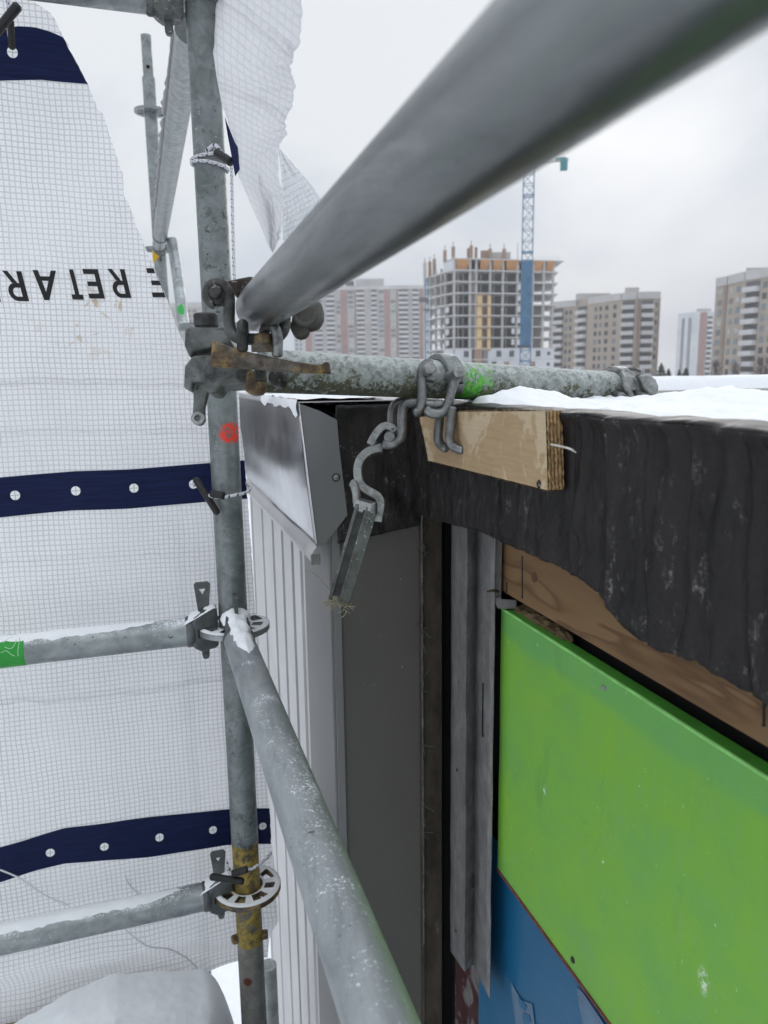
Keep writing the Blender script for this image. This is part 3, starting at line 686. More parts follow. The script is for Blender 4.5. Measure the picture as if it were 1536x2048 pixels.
# coupler joining the hand rail to the loose ledger
k1 = thing('scaffold_coupler', 'dark forged clamp with a yellow rusty wedge holding the handrail end', 'scaffold clamp', at(*z2(600, 760), .76), 'forged scaffold clamps')
d = .742
cx, cy = 345, 322
curl = [(cx + 66 * math.cos(R(a)), cy - 72 * math.sin(R(a))) for a in range(-150, -451, -25)]
path = [(cx - 20, cy + 66)] + [(cx + 70 * math.cos(a), cy - 76 * math.sin(a)) for a in [R(q) for q in (235, 200, 165, 130, 95, 60, 30)]] + [(430, 330), (433, 430), (432, 530), (450, 600), (500, 645), (580, 652), (700, 652), (780, 640), (828, 590), (840, 520), (836, 450)]
obj('strap', MB().sweep(crom(pz(path, d), 5), [.0058] * (5 * (len(path) - 1) + 1), 18), M['iron'], k1)
ep = at(*z2(cx, cy), d); obj('eye_washer', MB().bolt(ep + FW * .008, ep - FW * .0045, .0105, .2, 24), M['iron'], k1)
obj('bolt', MB().bolt(ep, ep - FW * .0105, .0064, .25, 8), M['iron'], k1)
def link(parent, pts, d_, r_, mat, zf, name='chain_link', n_=6, dd=None):
    P = [at(*zf(x, y), (d_ if dd is None else d_ + dd[i])) for i, (x, y) in enumerate(pts)]
    c_ = crom(P, n_)
    rd = [r_] * len(c_); rd[0] = rd[-1] = r_ * .55
    c_ = [c_[0] + (c_[0] - c_[1]).normalized() * r_ * .25] + c_ + [c_[-1] + (c_[-1] - c_[-2]).normalized() * r_ * .25]
    rd = [r_ * .55, r_ * .92] + rd[1:-1] + [r_ * .92, r_ * .55]
    return obj(name, MB().sweep(c_, rd, 18), mat, parent)
link(k1, [(545, 640), (535, 575), (533, 548), (530, 560), (528, 640), (530, 735)], .728, .0056, M['iron'], z2, dd=[.03, .022, .012, 0, -.002, 0])
link(k1, [(690, 620), (694, 580), (730, 560), (770, 580), (786, 640), (786, 700), (784, 775)], .728, .0054, M['clamp'], z2, dd=[.024, .018, .008, 0, 0, 0, .002])
wb_ = MB().prism(pz([(288, 838), (312, 656), (500, 725), (700, 772), (900, 812), (1085, 838), (1108, 834), (1140, 812), (1166, 822), (1176, 900), (900, 890), (600, 866), (310, 846)], .726), FW * .009)
obj('wedge_bar', wb_, M['yellow'], k1, bevel=.0015)
nb = MB(); p = at(*z2(682, 745), .732); nb.sweep([p, p + UPZ * .006, p + UPZ * .009, p + UPZ * .016, p + UPZ * .018], [.0115, .0115, .0085, .0078, .005], 18)
obj('nut', nb, M['yellow'], k1, ang=30)
obj('bracket', MB().prism(pz([(560, 880), (690, 884), (690, 1000), (660, 1046), (600, 1046), (540, 1030)], .752), FW * .022), M['yellow'], k1, bevel=.003)
obj('pin', MB().cyl(at(*z2(662, 880), .750), at(*z2(662, 960), .750), .006, 16), M['iron'], k1)
jw = MB(); jp = pz([(890, 470), (960, 420), (1030, 392), (1085, 362), (1116, 398), (1112, 478), (1080, 540), (1020, 558), (940, 540), (885, 545)], .76)
jw.prism(jp, FW * .028)
obj('jaw', jw, M['iron_rust'], k1, bevel=.004)
rp = at(*z2(985, 470), .7585); obj('jaw_socket', MB().tube_sector(rp, FW, UP, .0085, .0125, .006, R(80), R(320), 20), M['iron_rust'], k1, bevel=.001)
p = at(*z2(945, 560), .765); obj('bolt', MB().bolt(p + FW * .02, p - FW * .004, .0092, .3), M['iron_rust'], k1)
obj('lug', MB().prism(pz([(398, 225), (500, 203), (600, 184), (640, 240), (600, 330), (470, 330), (450, 285)], .765), FW * .02), M['iron_rust'], k1, bevel=.003)

# coupler with hooks and an open half clamp hanging by the wall
z4 = lambda x, y: (690 + x / 5.908, 690 + y / 5.908)
z7 = lambda x, y: (640 + x / 5.118, 840 + y / 5.118)
k2 = thing('scaffold_coupler', 'grey forged clamp with chain hooks, an open half ring and a hanging wedge channel', 'scaffold clamp', at(*z4(1000, 700), .92), 'forged scaffold clamps')
cpt = at(882, 760, .962); kk = (cpt - LA).dot(LAX) / (LB - LA).length; cc = lp(kk)
obj('collar', MB().tube_sector(cc, LAX, UPZ, TR, TR + .0085, .025, R(-75), R(125), 30), M['clamp'], k2, bevel=.002)
rdk = .0059
for (x, y, dx) in ((1015, 270, 0), (1360, 312, 0)):
    p = at(*z4(x, y), .888); b_ = obj('bolt', MB().bolt(p + FW * .045 - RT * .010, p, .0076, .2, 10), M['clamp_light'], k2)
obj('pin', MB().cyl(at(*z4(925, 372), .918), at(*z4(1060, 385), .918), .0062, 16), M['clamp'], k2)
obj('pin', MB().cyl(at(*z4(1240, 405), .922), at(*z4(1400, 400), .918), .0062, 16), M['clamp'], k2)
link(k2, [(1030, 222), (960, 225), (915, 290), (905, 420), (908, 560), (902, 690), (868, 780), (820, 805)], .908, rdk, M['clamp'], z4, 'hook')
link(k2, [(1330, 360), (1290, 440), (1250, 560), (1225, 680), (1175, 780), (1090, 815), (1010, 800), (955, 750)], .908, rdk, M['clamp'], z4, 'hook')
link(k2, [(1150, 705), (1000, 705), (860, 680), (740, 690), (690, 740), (672, 850), (668, 980), (655, 1090), (600, 1155), (530, 1178), (455, 1172)], .918, rdk, M['clamp'], z4, 'chain_link')
link(k2, [(800, 660), (680, 665), (600, 700), (560, 780), (552, 900), (550, 1060)], .948, rdk, M['clamp'], z4, 'chain_link')
link(k2, [(1262, 740), (1258, 860), (1248, 1000), (1235, 1090), (1265, 1180), (1325, 1225), (1395, 1245)], .905, rdk, M['clamp'], z4, 'chain_link', dd=[0, 0, 0, 0, 0, -.002, -.004])
link(k2, [(1120, 830), (1110, 950), (1100, 1080), (1125, 1170), (1200, 1225)], .928, rdk, M['clamp'], z4, 'chain_link', dd=[0, 0, 0, 0, -.008])
# pin that carries the open half ring
p = at(*z7(712, 172), .912); obj('pin', MB().bolt(p + FW * .035, p, .0068, .15), M['clamp'], k2)
rect = lambda w_, h_: [(-w_, -h_), (w_, -h_), (w_, h_), (-w_, h_)]
sd_v = FW.copy()
def strap(pts, d_, wide, thick, mat, name, zf=z7):
    c_ = crom(pz(pts, d_, zf), 6)
    return obj(name, MB().sweep(c_, 1.0, prof=rect(wide / 2, thick / 2), side=FW), mat, k2, bevel=.0018, ang=40)
strap([(770, 130), (735, 85), (690, 68), (640, 78), (590, 125), (550, 185), (515, 255)], .935, .020, .0095, M['clamp_light'], 'clevis')
strap([(640, 285), (560, 300), (480, 340), (420, 400), (392, 475), (388, 550), (400, 620), (440, 685), (510, 735), (575, 770), (612, 815), (620, 880), (605, 960), (592, 1040)], .945, .024, .0105, M['clamp_light'], 'half_ring')
link(k2, [(320, 640), (350, 665), (372, 750), (378, 830), (400, 895), (450, 920)], .930, .0052, M['clamp_light'], z7, 'hook')
link(k2, [(548, 850), (550, 900), (552, 960)], .925, .0045, M['clamp'], z7, 'pin')
# hanging wedge channel
ch = MB(); T0 = at(*z7(488, 880), .928); T1 = at(*z7(205, 1850), .955); cax = (T1 - T0).normalized(); cs = cax.cross(FW).normalized()
if cs.dot(RT) < 0: cs = -cs
cn = cs.cross(cax); 
if cn.dot(FW) < 0: cn = -cn
Lc = (T1 - T0).length; mid = (T0 + T1) / 2
tilt = (cs * .93 + cn * .37).normalized(); tn = tilt.cross(cax)
ch.box(mid - cs * .0125 + cn * .001, (.0045, .016, Lc), (cs, cn, cax))
ch.box(mid + cs * .0055 - cn * .002, (.0155, .0045, Lc), (tilt, tn, cax))
ch.box(mid - cs * .003 + cn * .012, (.022, .004, Lc * .99), (cs, cn, cax))
M['channel'] = galv('dull_wedge_channel', dark=(.06, .06, .058), light=(.17, .168, .16), metal=.3, rough=.6, nsc=60)
obj('wedge_channel', ch, M['channel'], k2, bevel=.001)
obj('channel_head', MB().box(T0 - cs * .004 + cn * .004, (.026, .020, .010), (cs, cn, cax)), M['clamp_light'], k2, bevel=.001)
st_m = MB()
for i in range(46):
    q = T1 + cs * random.uniform(-.02, .016) + cax * random.uniform(-.004, .010) - cn * random.uniform(.0, .008)
    dr = V((random.uniform(-1, 1), random.uniform(-.4, .4), random.uniform(-1, .6))).normalized() * random.uniform(.004, .013)
    st_m.sweep(crom([q, q + dr * .6 + cs * .002, q + dr], 3), .0005, 4)
tag(obj('straw_tuft', st_m, M['straw']), 'wisp of dry straw caught on the lower tip of the hanging wedge channel', 'straw')

# plywood scrap
AXW = .360
pl = thing('plywood_board', 'offcut of pale stained plywood hung against the black parapet under the clamp', 'plywood', onX(970, 940, AXW))
z3 = lambda x, y: (640 + x / 2.133, 660 + y / 2.133)
fc = [onX(*z3(x, y), AXW) for x, y in ((426, 372), (600, 348), (962, 346), (972, 684), (463, 557))]
fc[0].z = min(fc[0].z, fc[1].z); 
y0_ = fc[0].y
mb = MB(); nn = len(fc); thk = .0165
for off in (0, thk):
    for p in fc: mb.v.append(V((p.x + off, p.y, p.z))); mb.uv[len(mb.v) - 1] = (p.y, p.z)
mb.f += [tuple(reversed(range(nn))), tuple(range(nn, 2 * nn))]
obj('face_veneer', mb, M['ply'], pl, smooth=False)
mb = MB()
for i in range(nn):
    p, q = fc[i], fc[(i + 1) % nn]; N_ = max(2, int((p - q).length / .004)); nrm = V((0, (q - p).z, -(q - p).y)).normalized()
    if nrm.dot(V((0, sum(c.y for c in fc) / nn, sum(c.z for c in fc) / nn)) - V((0, p.y, p.z))) > 0: nrm = -nrm
    amp = .0022 if i in (2, 4) else .0008
    mb.quad_grid(lambda u, v: p.lerp(q, u) + V((v * thk, 0, 0)) + nrm * (.0006 + amp * (.6 + nz(u * N_ * .9, v * 7, i * 3.1)) * (0 if v in (0, 1) and False else 1)), N_, 7, lambda u, v: (u, v * thk))
obj('ply_edge', mb, M['ply_edge'], pl, smooth=False)
p = onX(*z3(935, 657), AXW); obj('nail_head', MB().bolt(p + V((.004, 0, 0)), p - V((.0015, 0, 0)), .0042, .3, 14), M['iron_rust'], pl)
s0 = onX(1098, 888, AXW + .008)
obj('splinter', MB().sweep(crom([s0 + V((0, .01, 0)), s0 + V((-.003, -.006, .0005)), at(1135, 896, .655), at(1152, 905, .650)], 6), [.0012] * 10 + [.0010] * 6 + [.0007] * 3, 6), M['fibre'], pl)

# ------------------------------------------------------------------ the building
bd = thing('building', 'unfinished wall corner with silver cap, ribbed cladding, black membrane and green sheathing', 'building', (.8, .9, -10))
SA = .405; TB = 1.08; SCX = .252; YF = 1.93; ZT = -.051
bk = MB(); bk.box2((SA + .055, -3, -10), (6.5, YF, -.42)); bk.box2((SA + .012, TB + .02, -10), (SA + .055, YF, -.42)); bk.box2((SA + .055, -3, -.42), (.80, YF, ZT - .003)); bk.box2((SCX + .03, TB + .02, -10), (SA + .012, YF, ZT - .003)); bk.box2((SA + .012, TB + .02, -.42), (SA + .055, YF, ZT - .003))
obj('wall_core', bk, M['void'], bd, smooth=False)
# ribbed cladding on the left face
gro = [1.96, 1.775, 1.62, 1.50, 1.39, 1.303]
ys = [YF + .06]; prof = [(SCX, YF + .06)]
for gq in gro: prof += [(SCX, gq + .0135), (SCX + .012, gq + .0085), (SCX + .012, gq - .0085), (SCX, gq - .0135)]
prof.append((SCX, 1.272))
mb = MB()
for z in (-10, -3, -.2): mb.v += [V((x, y, z)) for x, y in prof]
m_ = len(prof)
for k in range(2):
    for i in range(m_ - 1): mb.f.append((k * m_ + i, (k + 1) * m_ + i, (k + 1) * m_ + i + 1, k * m_ + i + 1))
obj('ribbed_cladding', mb, M['siding'], bd, smooth=False, solid=.001)
cm = MB(); cm.box2((SCX - .0015, TB - .002, -10), (SCX + .003, 1.27, -.2)); cm.box2((SCX + .003, TB - .004, -10), (SCX + .016, TB + .002, -.2))
obj('corner_trim', cm, M['corner'], bd, smooth=False, bevel=.001)
obj('end_wall', MB().box2((SCX + .016, TB, -10), (SA - .009, TB + .019, ZT - .004)), M['grey_wall'], bd, smooth=False)
# trim strip at the inner corner
tr = MB(); tr.box2((SA - .008, TB - .006, -10), (SA + .028, TB + .012, -.10)); tr.box2((SA - .010, TB - .010, -10), (SA - .005, TB - .002, -.16))
obj('corner_flashing', tr, M['trim'], bd, smooth=False, bevel=.001)
fz = MB().sweep([V((SA - .0075 + .0012 * nz(i * .9), TB - .0105, -.165 - .80 * i / 60)) for i in range(61)], [.0016 + .0009 * nz(i * 1.7, 3) for i in range(61)], 7)
for i in range(80):
    z = -.17 - random.random() ** 1.6 * .75; q = V((SA - .0075 + random.uniform(-.001, .001), TB - .0105, z))
    dr = V((random.uniform(-.9, .9), random.uniform(-.6, 0), random.uniform(-2, 1.2))).normalized() * random.uniform(.006, .022)
    fz.sweep(crom([q, q + dr * .5 + V((random.uniform(-.002, .002), -.001, 0)), q + dr], 3), random.choice((.0004, .0006, .0009)), 4)
obj('frayed_sealant', fz, flat('frayed_sealant', (.10, .096, .085), .8, var=.5, scale=80), bd)
# cap flashing
CY = TB - .012; TRc = onY(598, 806, CY); BRc = onY(634, 1093, CY); yfar = 1.86; kz = TRc.z; CX0 = TRc.x; CX1 = BRc.x
def capf(u, v):
    yb = TRc.y + (BRc.y - TRc.y) * v; y = yfar + (yb - .0015 - yfar) * u
    x = CX0 + (CX1 - CX0) * v - .004 * math.sin(math.pi * v) * min(1, (1 - u) * 6) + .0015 * nz(y * 4, v * 2) * min(1, (1 - u) * 6) + .0007 * math.sin(v * 17 + y * 1.5) * min(1, v * 3) * min(1, (1 - u) * 6) - .004 * v * v * (v - 1) * min(1, (1 - u) * 6); z = kz + (BRc.z - kz) * v
    return (x, y, z)
cap = obj('cap_flashing', MB().quad_grid(capf, 40, 24), M['silver'], bd, ang=60, solid=.0005)
hm = MB(); ha = V((CX1 - .001, yfar, BRc.z)); hb = V((CX1 - .001, BRc.y - .004, BRc.z))
def hemf(u, v):
    p = ha.lerp(hb, u); return p + V((-.009 * math.sin(v * 1.9), 0, -.023 * v + .001))
hm.quad_grid(hemf, 12, 8)
obj('drip_hem', hm, M['siding'], cap, solid=.0015)
hq = hb + V((-.006, -.0005, -.012)); obj('hem_end', MB().box(hq + V((.003, -.001, -.006)), (.014, .004, .016)), M['stud'], cap, bevel=.001)
zp = [(598, 807), (640, 822), (674, 840), (679, 900), (695, 1030), (652, 1086), (633, 1093)]
ep_ = MB().prism([onY(x, y, CY + .0002) for x, y in zp], V((0, .0012, 0)))
obj('cap_end_plate', ep_, M['end_plate'], cap, smooth=False)
p = onY(672, 955, CY); obj('screw', MB().bolt(p, p - V((0, .003, 0)), .0042, .35, 16), M['screw'], cap)
obj('screw_washer', MB().cyl(p + V((0, .0005, 0)), p - V((0, .0008, 0)), .0062, 16), M['screw_dark'], cap)
# cap top: thin lid and ragged snow
obj('cap_lid', MB().box2((CX0 - .0008, TRc.y - .002, kz + .0002), (SA + .02, yfar, kz + .0016)), M['siding'], cap, smooth=False)
def rag(u, v):
    y = yfar - .45 + (TRc.y + .0015 - (yfar - .45)) * u
    drop = .006 + .009 * max(0, nz(u * 5, .3) + .25) + .012 * math.exp(-((u - .93) / .07) ** 2) + .003 * nz(u * 55, 2) + .002 * nz(u * 140, 6)
    return (CX0 - .0022 - .0022 * math.sin(v * 3.0) + .010 * drop * v, y, kz + .005 - (max(.001, drop) + .006) * v)
rg_ = MB().quad_grid(rag, 90, 6)
def ragtop(u, v):
    y = yfar - .45 + (TRc.y + .004 - (yfar - .45)) * u
    return (CX0 - .0025 + .13 * v, y, kz + .0055 + .004 * nz(u * 9, v * 5) - (.003 if v > .9 else 0))
rg_.quad_grid(ragtop, 60, 10)
obj('ragged_snow', rg_, M['snow'], cap, ang=180)
# membrane: end wall patch and the long fascia
ew = [(-.0, 0)]
def patch(u, v):
    x = SCX + .012 + (SA - .006 - SCX - .012) * u; zb = onY(690, 1087, TB - .01).z + (onY(832, 1050, TB - .01).z - onY(690, 1087, TB - .01).z) * u
    z = ZT + .010 + (zb - ZT - .010) * v + .002 * nz(u * 9, 1)
    return (x, TB - .005 - .003 - .003 * nz(x * 30, z * 30) - (.004 if v < .06 else 0), z)
obj('membrane_return', MB().quad_grid(patch, 40, 40), M['membrane'], bd, ang=180, solid=.003)
low_px = [(868, 1042), (905, 1048), (960, 1062), (1000, 1082), (1060, 1106), (1120, 1132), (1165, 1160), (1205, 1195), (1250, 1250), (1290, 1283), (1330, 1303), (1390, 1322), (1440, 1350), (1480, 1378), (1536, 1406), (1640, 1470)]
low = sorted([(onX(x, y, SA - .024).y, onX(x, y, SA - .024).z) for x, y in low_px])
YN = -1.2; YQ = TB - .012
def mem(u, v):
    y = YQ + (YN - YQ) * u ** .8 if False else YQ + (YN - YQ) * u
    zb = poly_at(low, y) + .0012 * nz(y * 40, 3) + .0010 * nz(y * 170, 5)
    zt = ZT + .0125 + .002 * nz(y * 14, 7)
    z = zt + (zb - zt) * v
    cre = .0
    for yc, wd, am in ((.55, .006, .008), (.48, .010, .007), (.42, .008, .007), (.66, .012, .006), (.76, .010, .005), (.36, .012, .008), (.90, .012, .005), (.60, .005, .006), (.71, .005, .005), (.45, .004, .005)):
        k_ = (y - yc - .02 * nz(z * 9, yc * 31) - .015 * (z + .1)) / wd
        cre += .75 * am * math.exp(-k_ * k_) * (.45 + .8 * max(0, 1 - v * 1.2))
    w_ = .0035 * nz(y * 11, z * 6, 2) + .0022 * nz(y * 38, z * 26, 9) + .0014 * nz(y * 100, z * 70, 4) + cre
    for yc, tl, am in ((.612, .05, .0035), (.505, .12, .0045), (.455, -.06, .004), (.395, .10, .0045), (.70, -.04, .003), (.34, .05, .005), (.57, -.10, .003), (.86, .06, .003)):
        k_ = (y - yc - tl * (z + .12) - .012 * nz(z * 14, yc * 57)) / .0022
        if abs(k_) < 3: w_ -= am * math.exp(-k_ * k_) * min(1, v * 5)
    roll = .006 * math.exp(-((v) / .05) ** 2)
    return (SA - .024 - w_ - roll, y, z)
def lipg(u, v):
    y = YQ + (YN - YQ) * u; x0_, _, z0 = mem(u, 0)
    return (x0_ + v * .075, y, z0 + .0035 * math.sin(v * 3.14) + .0015 * nz(y * 25, v * 4) - v * v * .006)
mm = MB().quad_grid(mem, 1100, 46); mm.quad_grid(lipg, 420, 8)
obj('membrane', mm, M['membrane'], bd, ang=180, solid=.003)
# timber blocking
PXT = SA + .004
wz0 = onX(1008, 1188, PXT); wz1 = onX(1530, 1484, PXT)
tm = MB(); yb0 = onX(1004, 1150, PXT).y; zbot = (wz0.z + wz1.z) / 2
for off in (0, .036):
    for (y, z) in ((yb0, -.12), (YN, -.12), (YN, zbot), (yb0, zbot)):
        tm.v.append(V((PXT + off, y, z))); tm.uv[len(tm.v) - 1] = (y, z + off)
tm.f += [(0, 1, 2, 3), (7, 6, 5, 4), (0, 4, 5, 1), (1, 5, 6, 2), (2, 6, 7, 3), (3, 7, 4, 0)]
tb_ = obj('timber_blocking', tm, M['pine'], bd, smooth=False)
kn = onX(1069, 1155, PXT)
obj('knot', MB().quad_grid(lambda u, v: kn + V((-.0006 - .0004 * math.cos(u * 1.5), .0065 * u * math.cos(v * 6.2832), .006 * u * math.sin(v * 6.2832))), 5, 18), flat('knot_wood', (.10, .05, .025), .7, var=.4, scale=400), tb_)
for x, y0_, y1_ in ((1045, 1112, 1196), (1014, 1165, 1184), (1528, 1405, 1452)):
    a_ = onX(x, y0_, PXT); b_ = onX(x, y1_, PXT); obj('tar_drip', MB().sweep([a_, a_.lerp(b_, .9), b_], [.0013, .0011, .0018], 8), M['membrane'], tb_)
gapm = MB().box2((SA + .034, YN, -.60), (SA + .052, onX(1000, 1400, SA).y + .02, -.16)); obj('gap_shade_backing', gapm, M['void'], bd, smooth=False)  # black sheet painting the darkness of the gap under the timber
fo = MB()
def foam(u, v):
    a_ = onX(1030 + 115 * u, 1222 + 68 * u, SA + .02)
    an = v * math.pi * 2; r_ = .009 * (1 + .5 * nz(u * 9, math.cos(an) * 2, math.sin(an) * 2)) * (min(1, u * 9, (1 - u) * 7) ** .5)
    return a_ + V((math.cos(an) * r_, 0, math.sin(an) * r_ + .003))
fo.quad_grid(foam, 60, 20); obj('foam_filler', fo, flat('crumbled_foam', (.15, .105, .055), .9, var=.6, scale=90, bump=.002), bd)
# green sheathing
GX = SA + .002; zg = -.2865; zgb = -.646; yg = .813
gm_ = MB()
NY, NZ = 90, 30
gm_.quad_grid(lambda u, v: (GX + .0008 * nz(u * 7, v * 3), yg + (YN - yg) * u, zg + (zgb - zg) * v), NY, NZ, lambda u, v: (yg - u * (yg - YN), v * (zg - zgb)))
gp = obj('green_sheathing', gm_, M['green'], bd)
ge = MB(); ge.box2((GX + .001, YN, zg - .004), (GX + .0155, yg, zg + .0006)); ge.box2((GX + .001, yg - .002, zgb), (GX + .0155, yg + .0006, zg - .0045))
obj('panel_edge', ge, M['green_edge'], gp, smooth=False)
obj('edge_light_line', MB().sweep([V((GX + .0004, yg + (YN - yg) * i / 60, zg - .0004 + .0004 * nz(i * .7))) for i in range(61)], [.0017 + .0005 * nz(i * 1.3) for i in range(61)], 8), flat('pale_green_light_line', (.24, .58, .16), .6, var=.25, scale=60), gp)  # light line of the top front edge, put into a paler strip
obj('panel_bottom_edge', MB().box2((GX - .0012, YN, zgb - .004), (GX + .014, yg, zgb + .0002)), M['red_edge'], gp, smooth=False)
for x, y, mt_, r_ in ((1208, 1376, M['screw'], .0032), (1146, 1920, M['screw_dark'], .0036)):
    p = onX(x, y, GX); obj('screw', MB().bolt(p + V((.001, 0, 0)), p - V((.0014, 0, 0)), r_, .4, 16), mt_, gp)
# blue sheet with faded print
BX = SA + .013
bl = obj('blue_membrane', MB().quad_grid(lambda u, v: (BX + .0008 * nz(u * 13, v * 4, 3) + .0006 * nz(u * 31 + v * 17, v * 9),   .89 + (YN - .89) * u, -.625 + (-10 + .625) * v ** 3), 120, 40), M['blue'], bd)
pr = MB()
for poly in ([(1022, 1965), (1042, 2000), (1064, 2008), (1070, 2060), (1034, 2060), (1026, 2010)], [(1154, 1974), (1166, 1986), (1196, 2030), (1216, 2062), (1170, 2062), (1158, 2012)]):
    obj('faded_print', MB().prism([onX(x, y, BX - .0017) for x, y in poly], V((.0006, 0, 0))), M['blue_print'], bl, smooth=False)
pr = MB()
for poly in ([(1036, 1994), (1046, 2004), (1054, 2014), (1048, 2022), (1040, 2014)], [(1046, 2026), (1058, 2030), (1062, 2044), (1052, 2050), (1044, 2040)]):
    obj('print_gap', MB().prism([onX(x, y, BX - .0025) for x, y in poly], V((.0006, 0, 0))), M['blue'], bl, smooth=False)
# torn red and white wrap low in the gap
obj('torn_wrap', MB().quad_grid(lambda u, v: (SA + .022 + .004 * nz(u * 4, v * 9), 1.0 - .14 * u, -.60 - 9.3 * v ** 3), 20, 60), M['torn_wrap'], bd)
# steel stud
sx = SA - .017
xs_ = [(sx + .014, onX(903, 1300, sx + .014).y), (sx - .004, onX(933, 1300, sx - .004).y), (sx + .017, onX(951, 1300, sx + .017).y), (sx + .006, onX(988, 1300, sx + .006).y)]
bots = [onX(903, 1905, xs_[0][0]).z, onX(932, 1948, xs_[1][0]).z, onX(952, 1940, xs_[2][0]).z, onX(981, 2000, xs_[3][0]).z]
sm_ = MB(); NZs = 40
def studf(u, v):
    i = min(2, int(u * 3)); f_ = u * 3 - i
    x = xs_[i][0] + (xs_[i + 1][0] - xs_[i][0]) * f_; y = xs_[i][1] + (xs_[i + 1][1] - xs_[i][1]) * f_
    zb = bots[i] + (bots[i + 1] - bots[i]) * f_; z = -.175 + (zb + .175) * v
    return (x + .0012 * nz(y * 20, z * 14), y, z)
sm_.quad_grid(studf, 12, NZs)
stud = obj('steel_stud', sm_, M['stud'], bd, ang=25, solid=.0016)
def on_stud(px_, py_, k): return onX(px_, py_, (xs_[k][0] + xs_[k + 1][0]) / 2 - .0008)
for x, y, k in ((918, 1365, 0), (914, 1540, 0), (968, 1472, 2), (968, 1718, 2), (912, 1862, 0)):
    p = on_stud(x, y, k); obj('screw_hole', MB().bolt(p + V((.001, 0, 0)), p - V((.0009, 0, 0)), .0026, .3, 12), M['screw_dark'], stud)
p = on_stud(966, 1420, 2); obj('slot', MB().box(p, (.0022, .0018, .075)), M['void'], stud, smooth=False)
p = on_stud(946, 1762, 1); obj('slot', MB().box(p, (.0022, .0018, .02)), M['void'], stud, smooth=False)
# bent bracket beside the stud and a nail
bx = onX(994, 1140, SA - .006)
br = MB(); br.sweep([V((SA - .006, bx.y, -.17)), V((SA - .006, bx.y, -.270)), V((SA - .005, bx.y - .006, -.2775)), V((SA + .014, bx.y - .014, -.2782))], 1.0, prof=rect(.0012, .006), side=V((0, 1, 0)))
obj('bent_bracket', br, M['stud'], bd, bevel=.0006)
nl = onX(996, 1183, SA - .01); obj('nail', MB().sweep([nl, at(985, 1181, .845), at(973, 1184, .842)], [.0022, .0018, .0004], 10), M['iron_rust'], bd)
# roof behind the parapet
obj('roof_deck', MB().box2((.805, -3, -.46), (6.4, 6, -.44)), M['roof'], bd, smooth=False)
# loose thread on the corner
th1 = MB(); th1.sweep(crom([onY(610, 1140, TB - .006), onY(632, 1150, TB - .012), onY(648, 1166, TB - .014), onY(658, 1178, TB - .010)], 5), .0006, 5)
tag(obj('loose_thread', th1, M['straw']), 'thin dry stalk clinging to the grey corner trim below the silver cap', 'straw')

# snow on the roof
HP = onZ(1425, 804, -.037)
def rsn(u, v):
    x = .384 + .43 * u ** 1.3; y = -1.0 + (YF + 1.05) * v
    h = ZT + .0145 + .007 * nz(x * 7, y * 5, 1) + .006 * nz(x * 22, y * 19, 4) + .0035 * nz(x * 60, y * 60, 8) + .0015 * nz(x * 150, y * 150, 2)
    e = max(0, min(1, (x - .384 - .012 * (1 + nz(y * 30, 3))) / .012)); h += -.012 * (1 - e)
    hp_ = math.exp(-(((x - HP.x) / .055) ** 2 + ((y - HP.y) / .09) ** 2)); h += .016 * hp_ * (1 + .5 * nz(x * 30, y * 30, 3))
    h2 = math.exp(-(((x - .47) / .05) ** 2 + ((y - .87) / .07) ** 2)); h += .013 * h2
    if y > TB: pass
    return (x, y, h)
rs_ = MB().quad_grid(rsn, 130, 380)
tag(obj('roof_snow', rs_, M['snow'], ang=180), kind='stuff')
bs = MB().quad_grid(lambda u, v: (.262 + .14 * u, TB + .03 + (YF - TB) * v, ZT + .009 + .005 * nz(u * 3, v * 9)), 20, 60); bs.quad_grid(lambda u, v: (.80 + 5.6 * u, -3 + 9 * v, -.40 + .03 * nz(u * 9, v * 12)), 60, 60)
tag(obj('roof_snow', bs, M['snow'], ang=180), kind='stuff')
# far upstand of the roof
ty = 3.4; zt_ = onY(1430, 752, ty).z; zm_ = onY(1430, 777, ty).z
rw = thing('roof_upstand', 'low cream roof upstand capped with thick snow beyond the clamp', 'low wall', (3.6, ty + .2, -.45))
obj('wall', MB().box2((1.0, ty + .01, -.45), (6.4, ty + .4, zm_)), M['cream'], rw, smooth=False)
def usn(u, v):
    x = .98 + 5.45 * u; a_ = v * math.pi
    return (x, ty + .2 - .215 * math.cos(a_) * (1 if abs(math.cos(a_)) < .98 else 1), zm_ - .004 + (zt_ - zm_ + .004) * min(1, math.sin(a_) * 2.4) + .006 * nz(x * 5, v * 4) * math.sin(a_))
obj('snow_cap', MB().quad_grid(usn, 120, 24), M['snow'], rw, ang=180)

# ------------------------------------------------------------------ white sheeting on the scaffold
NYP = 1.335
def nsurf(x, z, off=0.0):
    dy = .012 * nz(x * 4, z * 3, 1) + .006 * nz(x * 9, z * 8, 5) + .010 * math.sin(z * 7 + x * 2.5) * .4
    lowk = max(0, -.93 - z); dy += lowk * .10 + .012 * math.sin((z * 55) + 3 * nz(x * 5, 1)) * min(1, lowk * 8)
    return V((x, NYP + dy - off, z))
edge_px = [(30, -20), (70, 8), (105, 30), (130, 80), (152, 122), (175, 165), (196, 222), (206, 225), (226, 290), (246, 350), (248, 395), (258, 405), (272, 450), (290, 492), (308, 535), (335, 600), (352, 650), (370, 690), (385, 722), (420, 768), (470, 775), (478, 780), (480, 850), (489, 920), (494, 990), (506, 1150), (520, 1400), (532, 1560), (541, 1620), (544, 1690), (553, 1760), (556, 1840), (543, 1900), (530, 1985), (526, 2080)]
ed = sorted([(onY(x, y, NYP).z, onY(x, y, NYP).x) for x, y in edge_px])
def xr(z): return poly_at(ed, z) + .0016 * nz(z * 90, 1) + (.0022 * nz(z * 240, 2) if z > .05 else .0006 * nz(z * 240, 2))
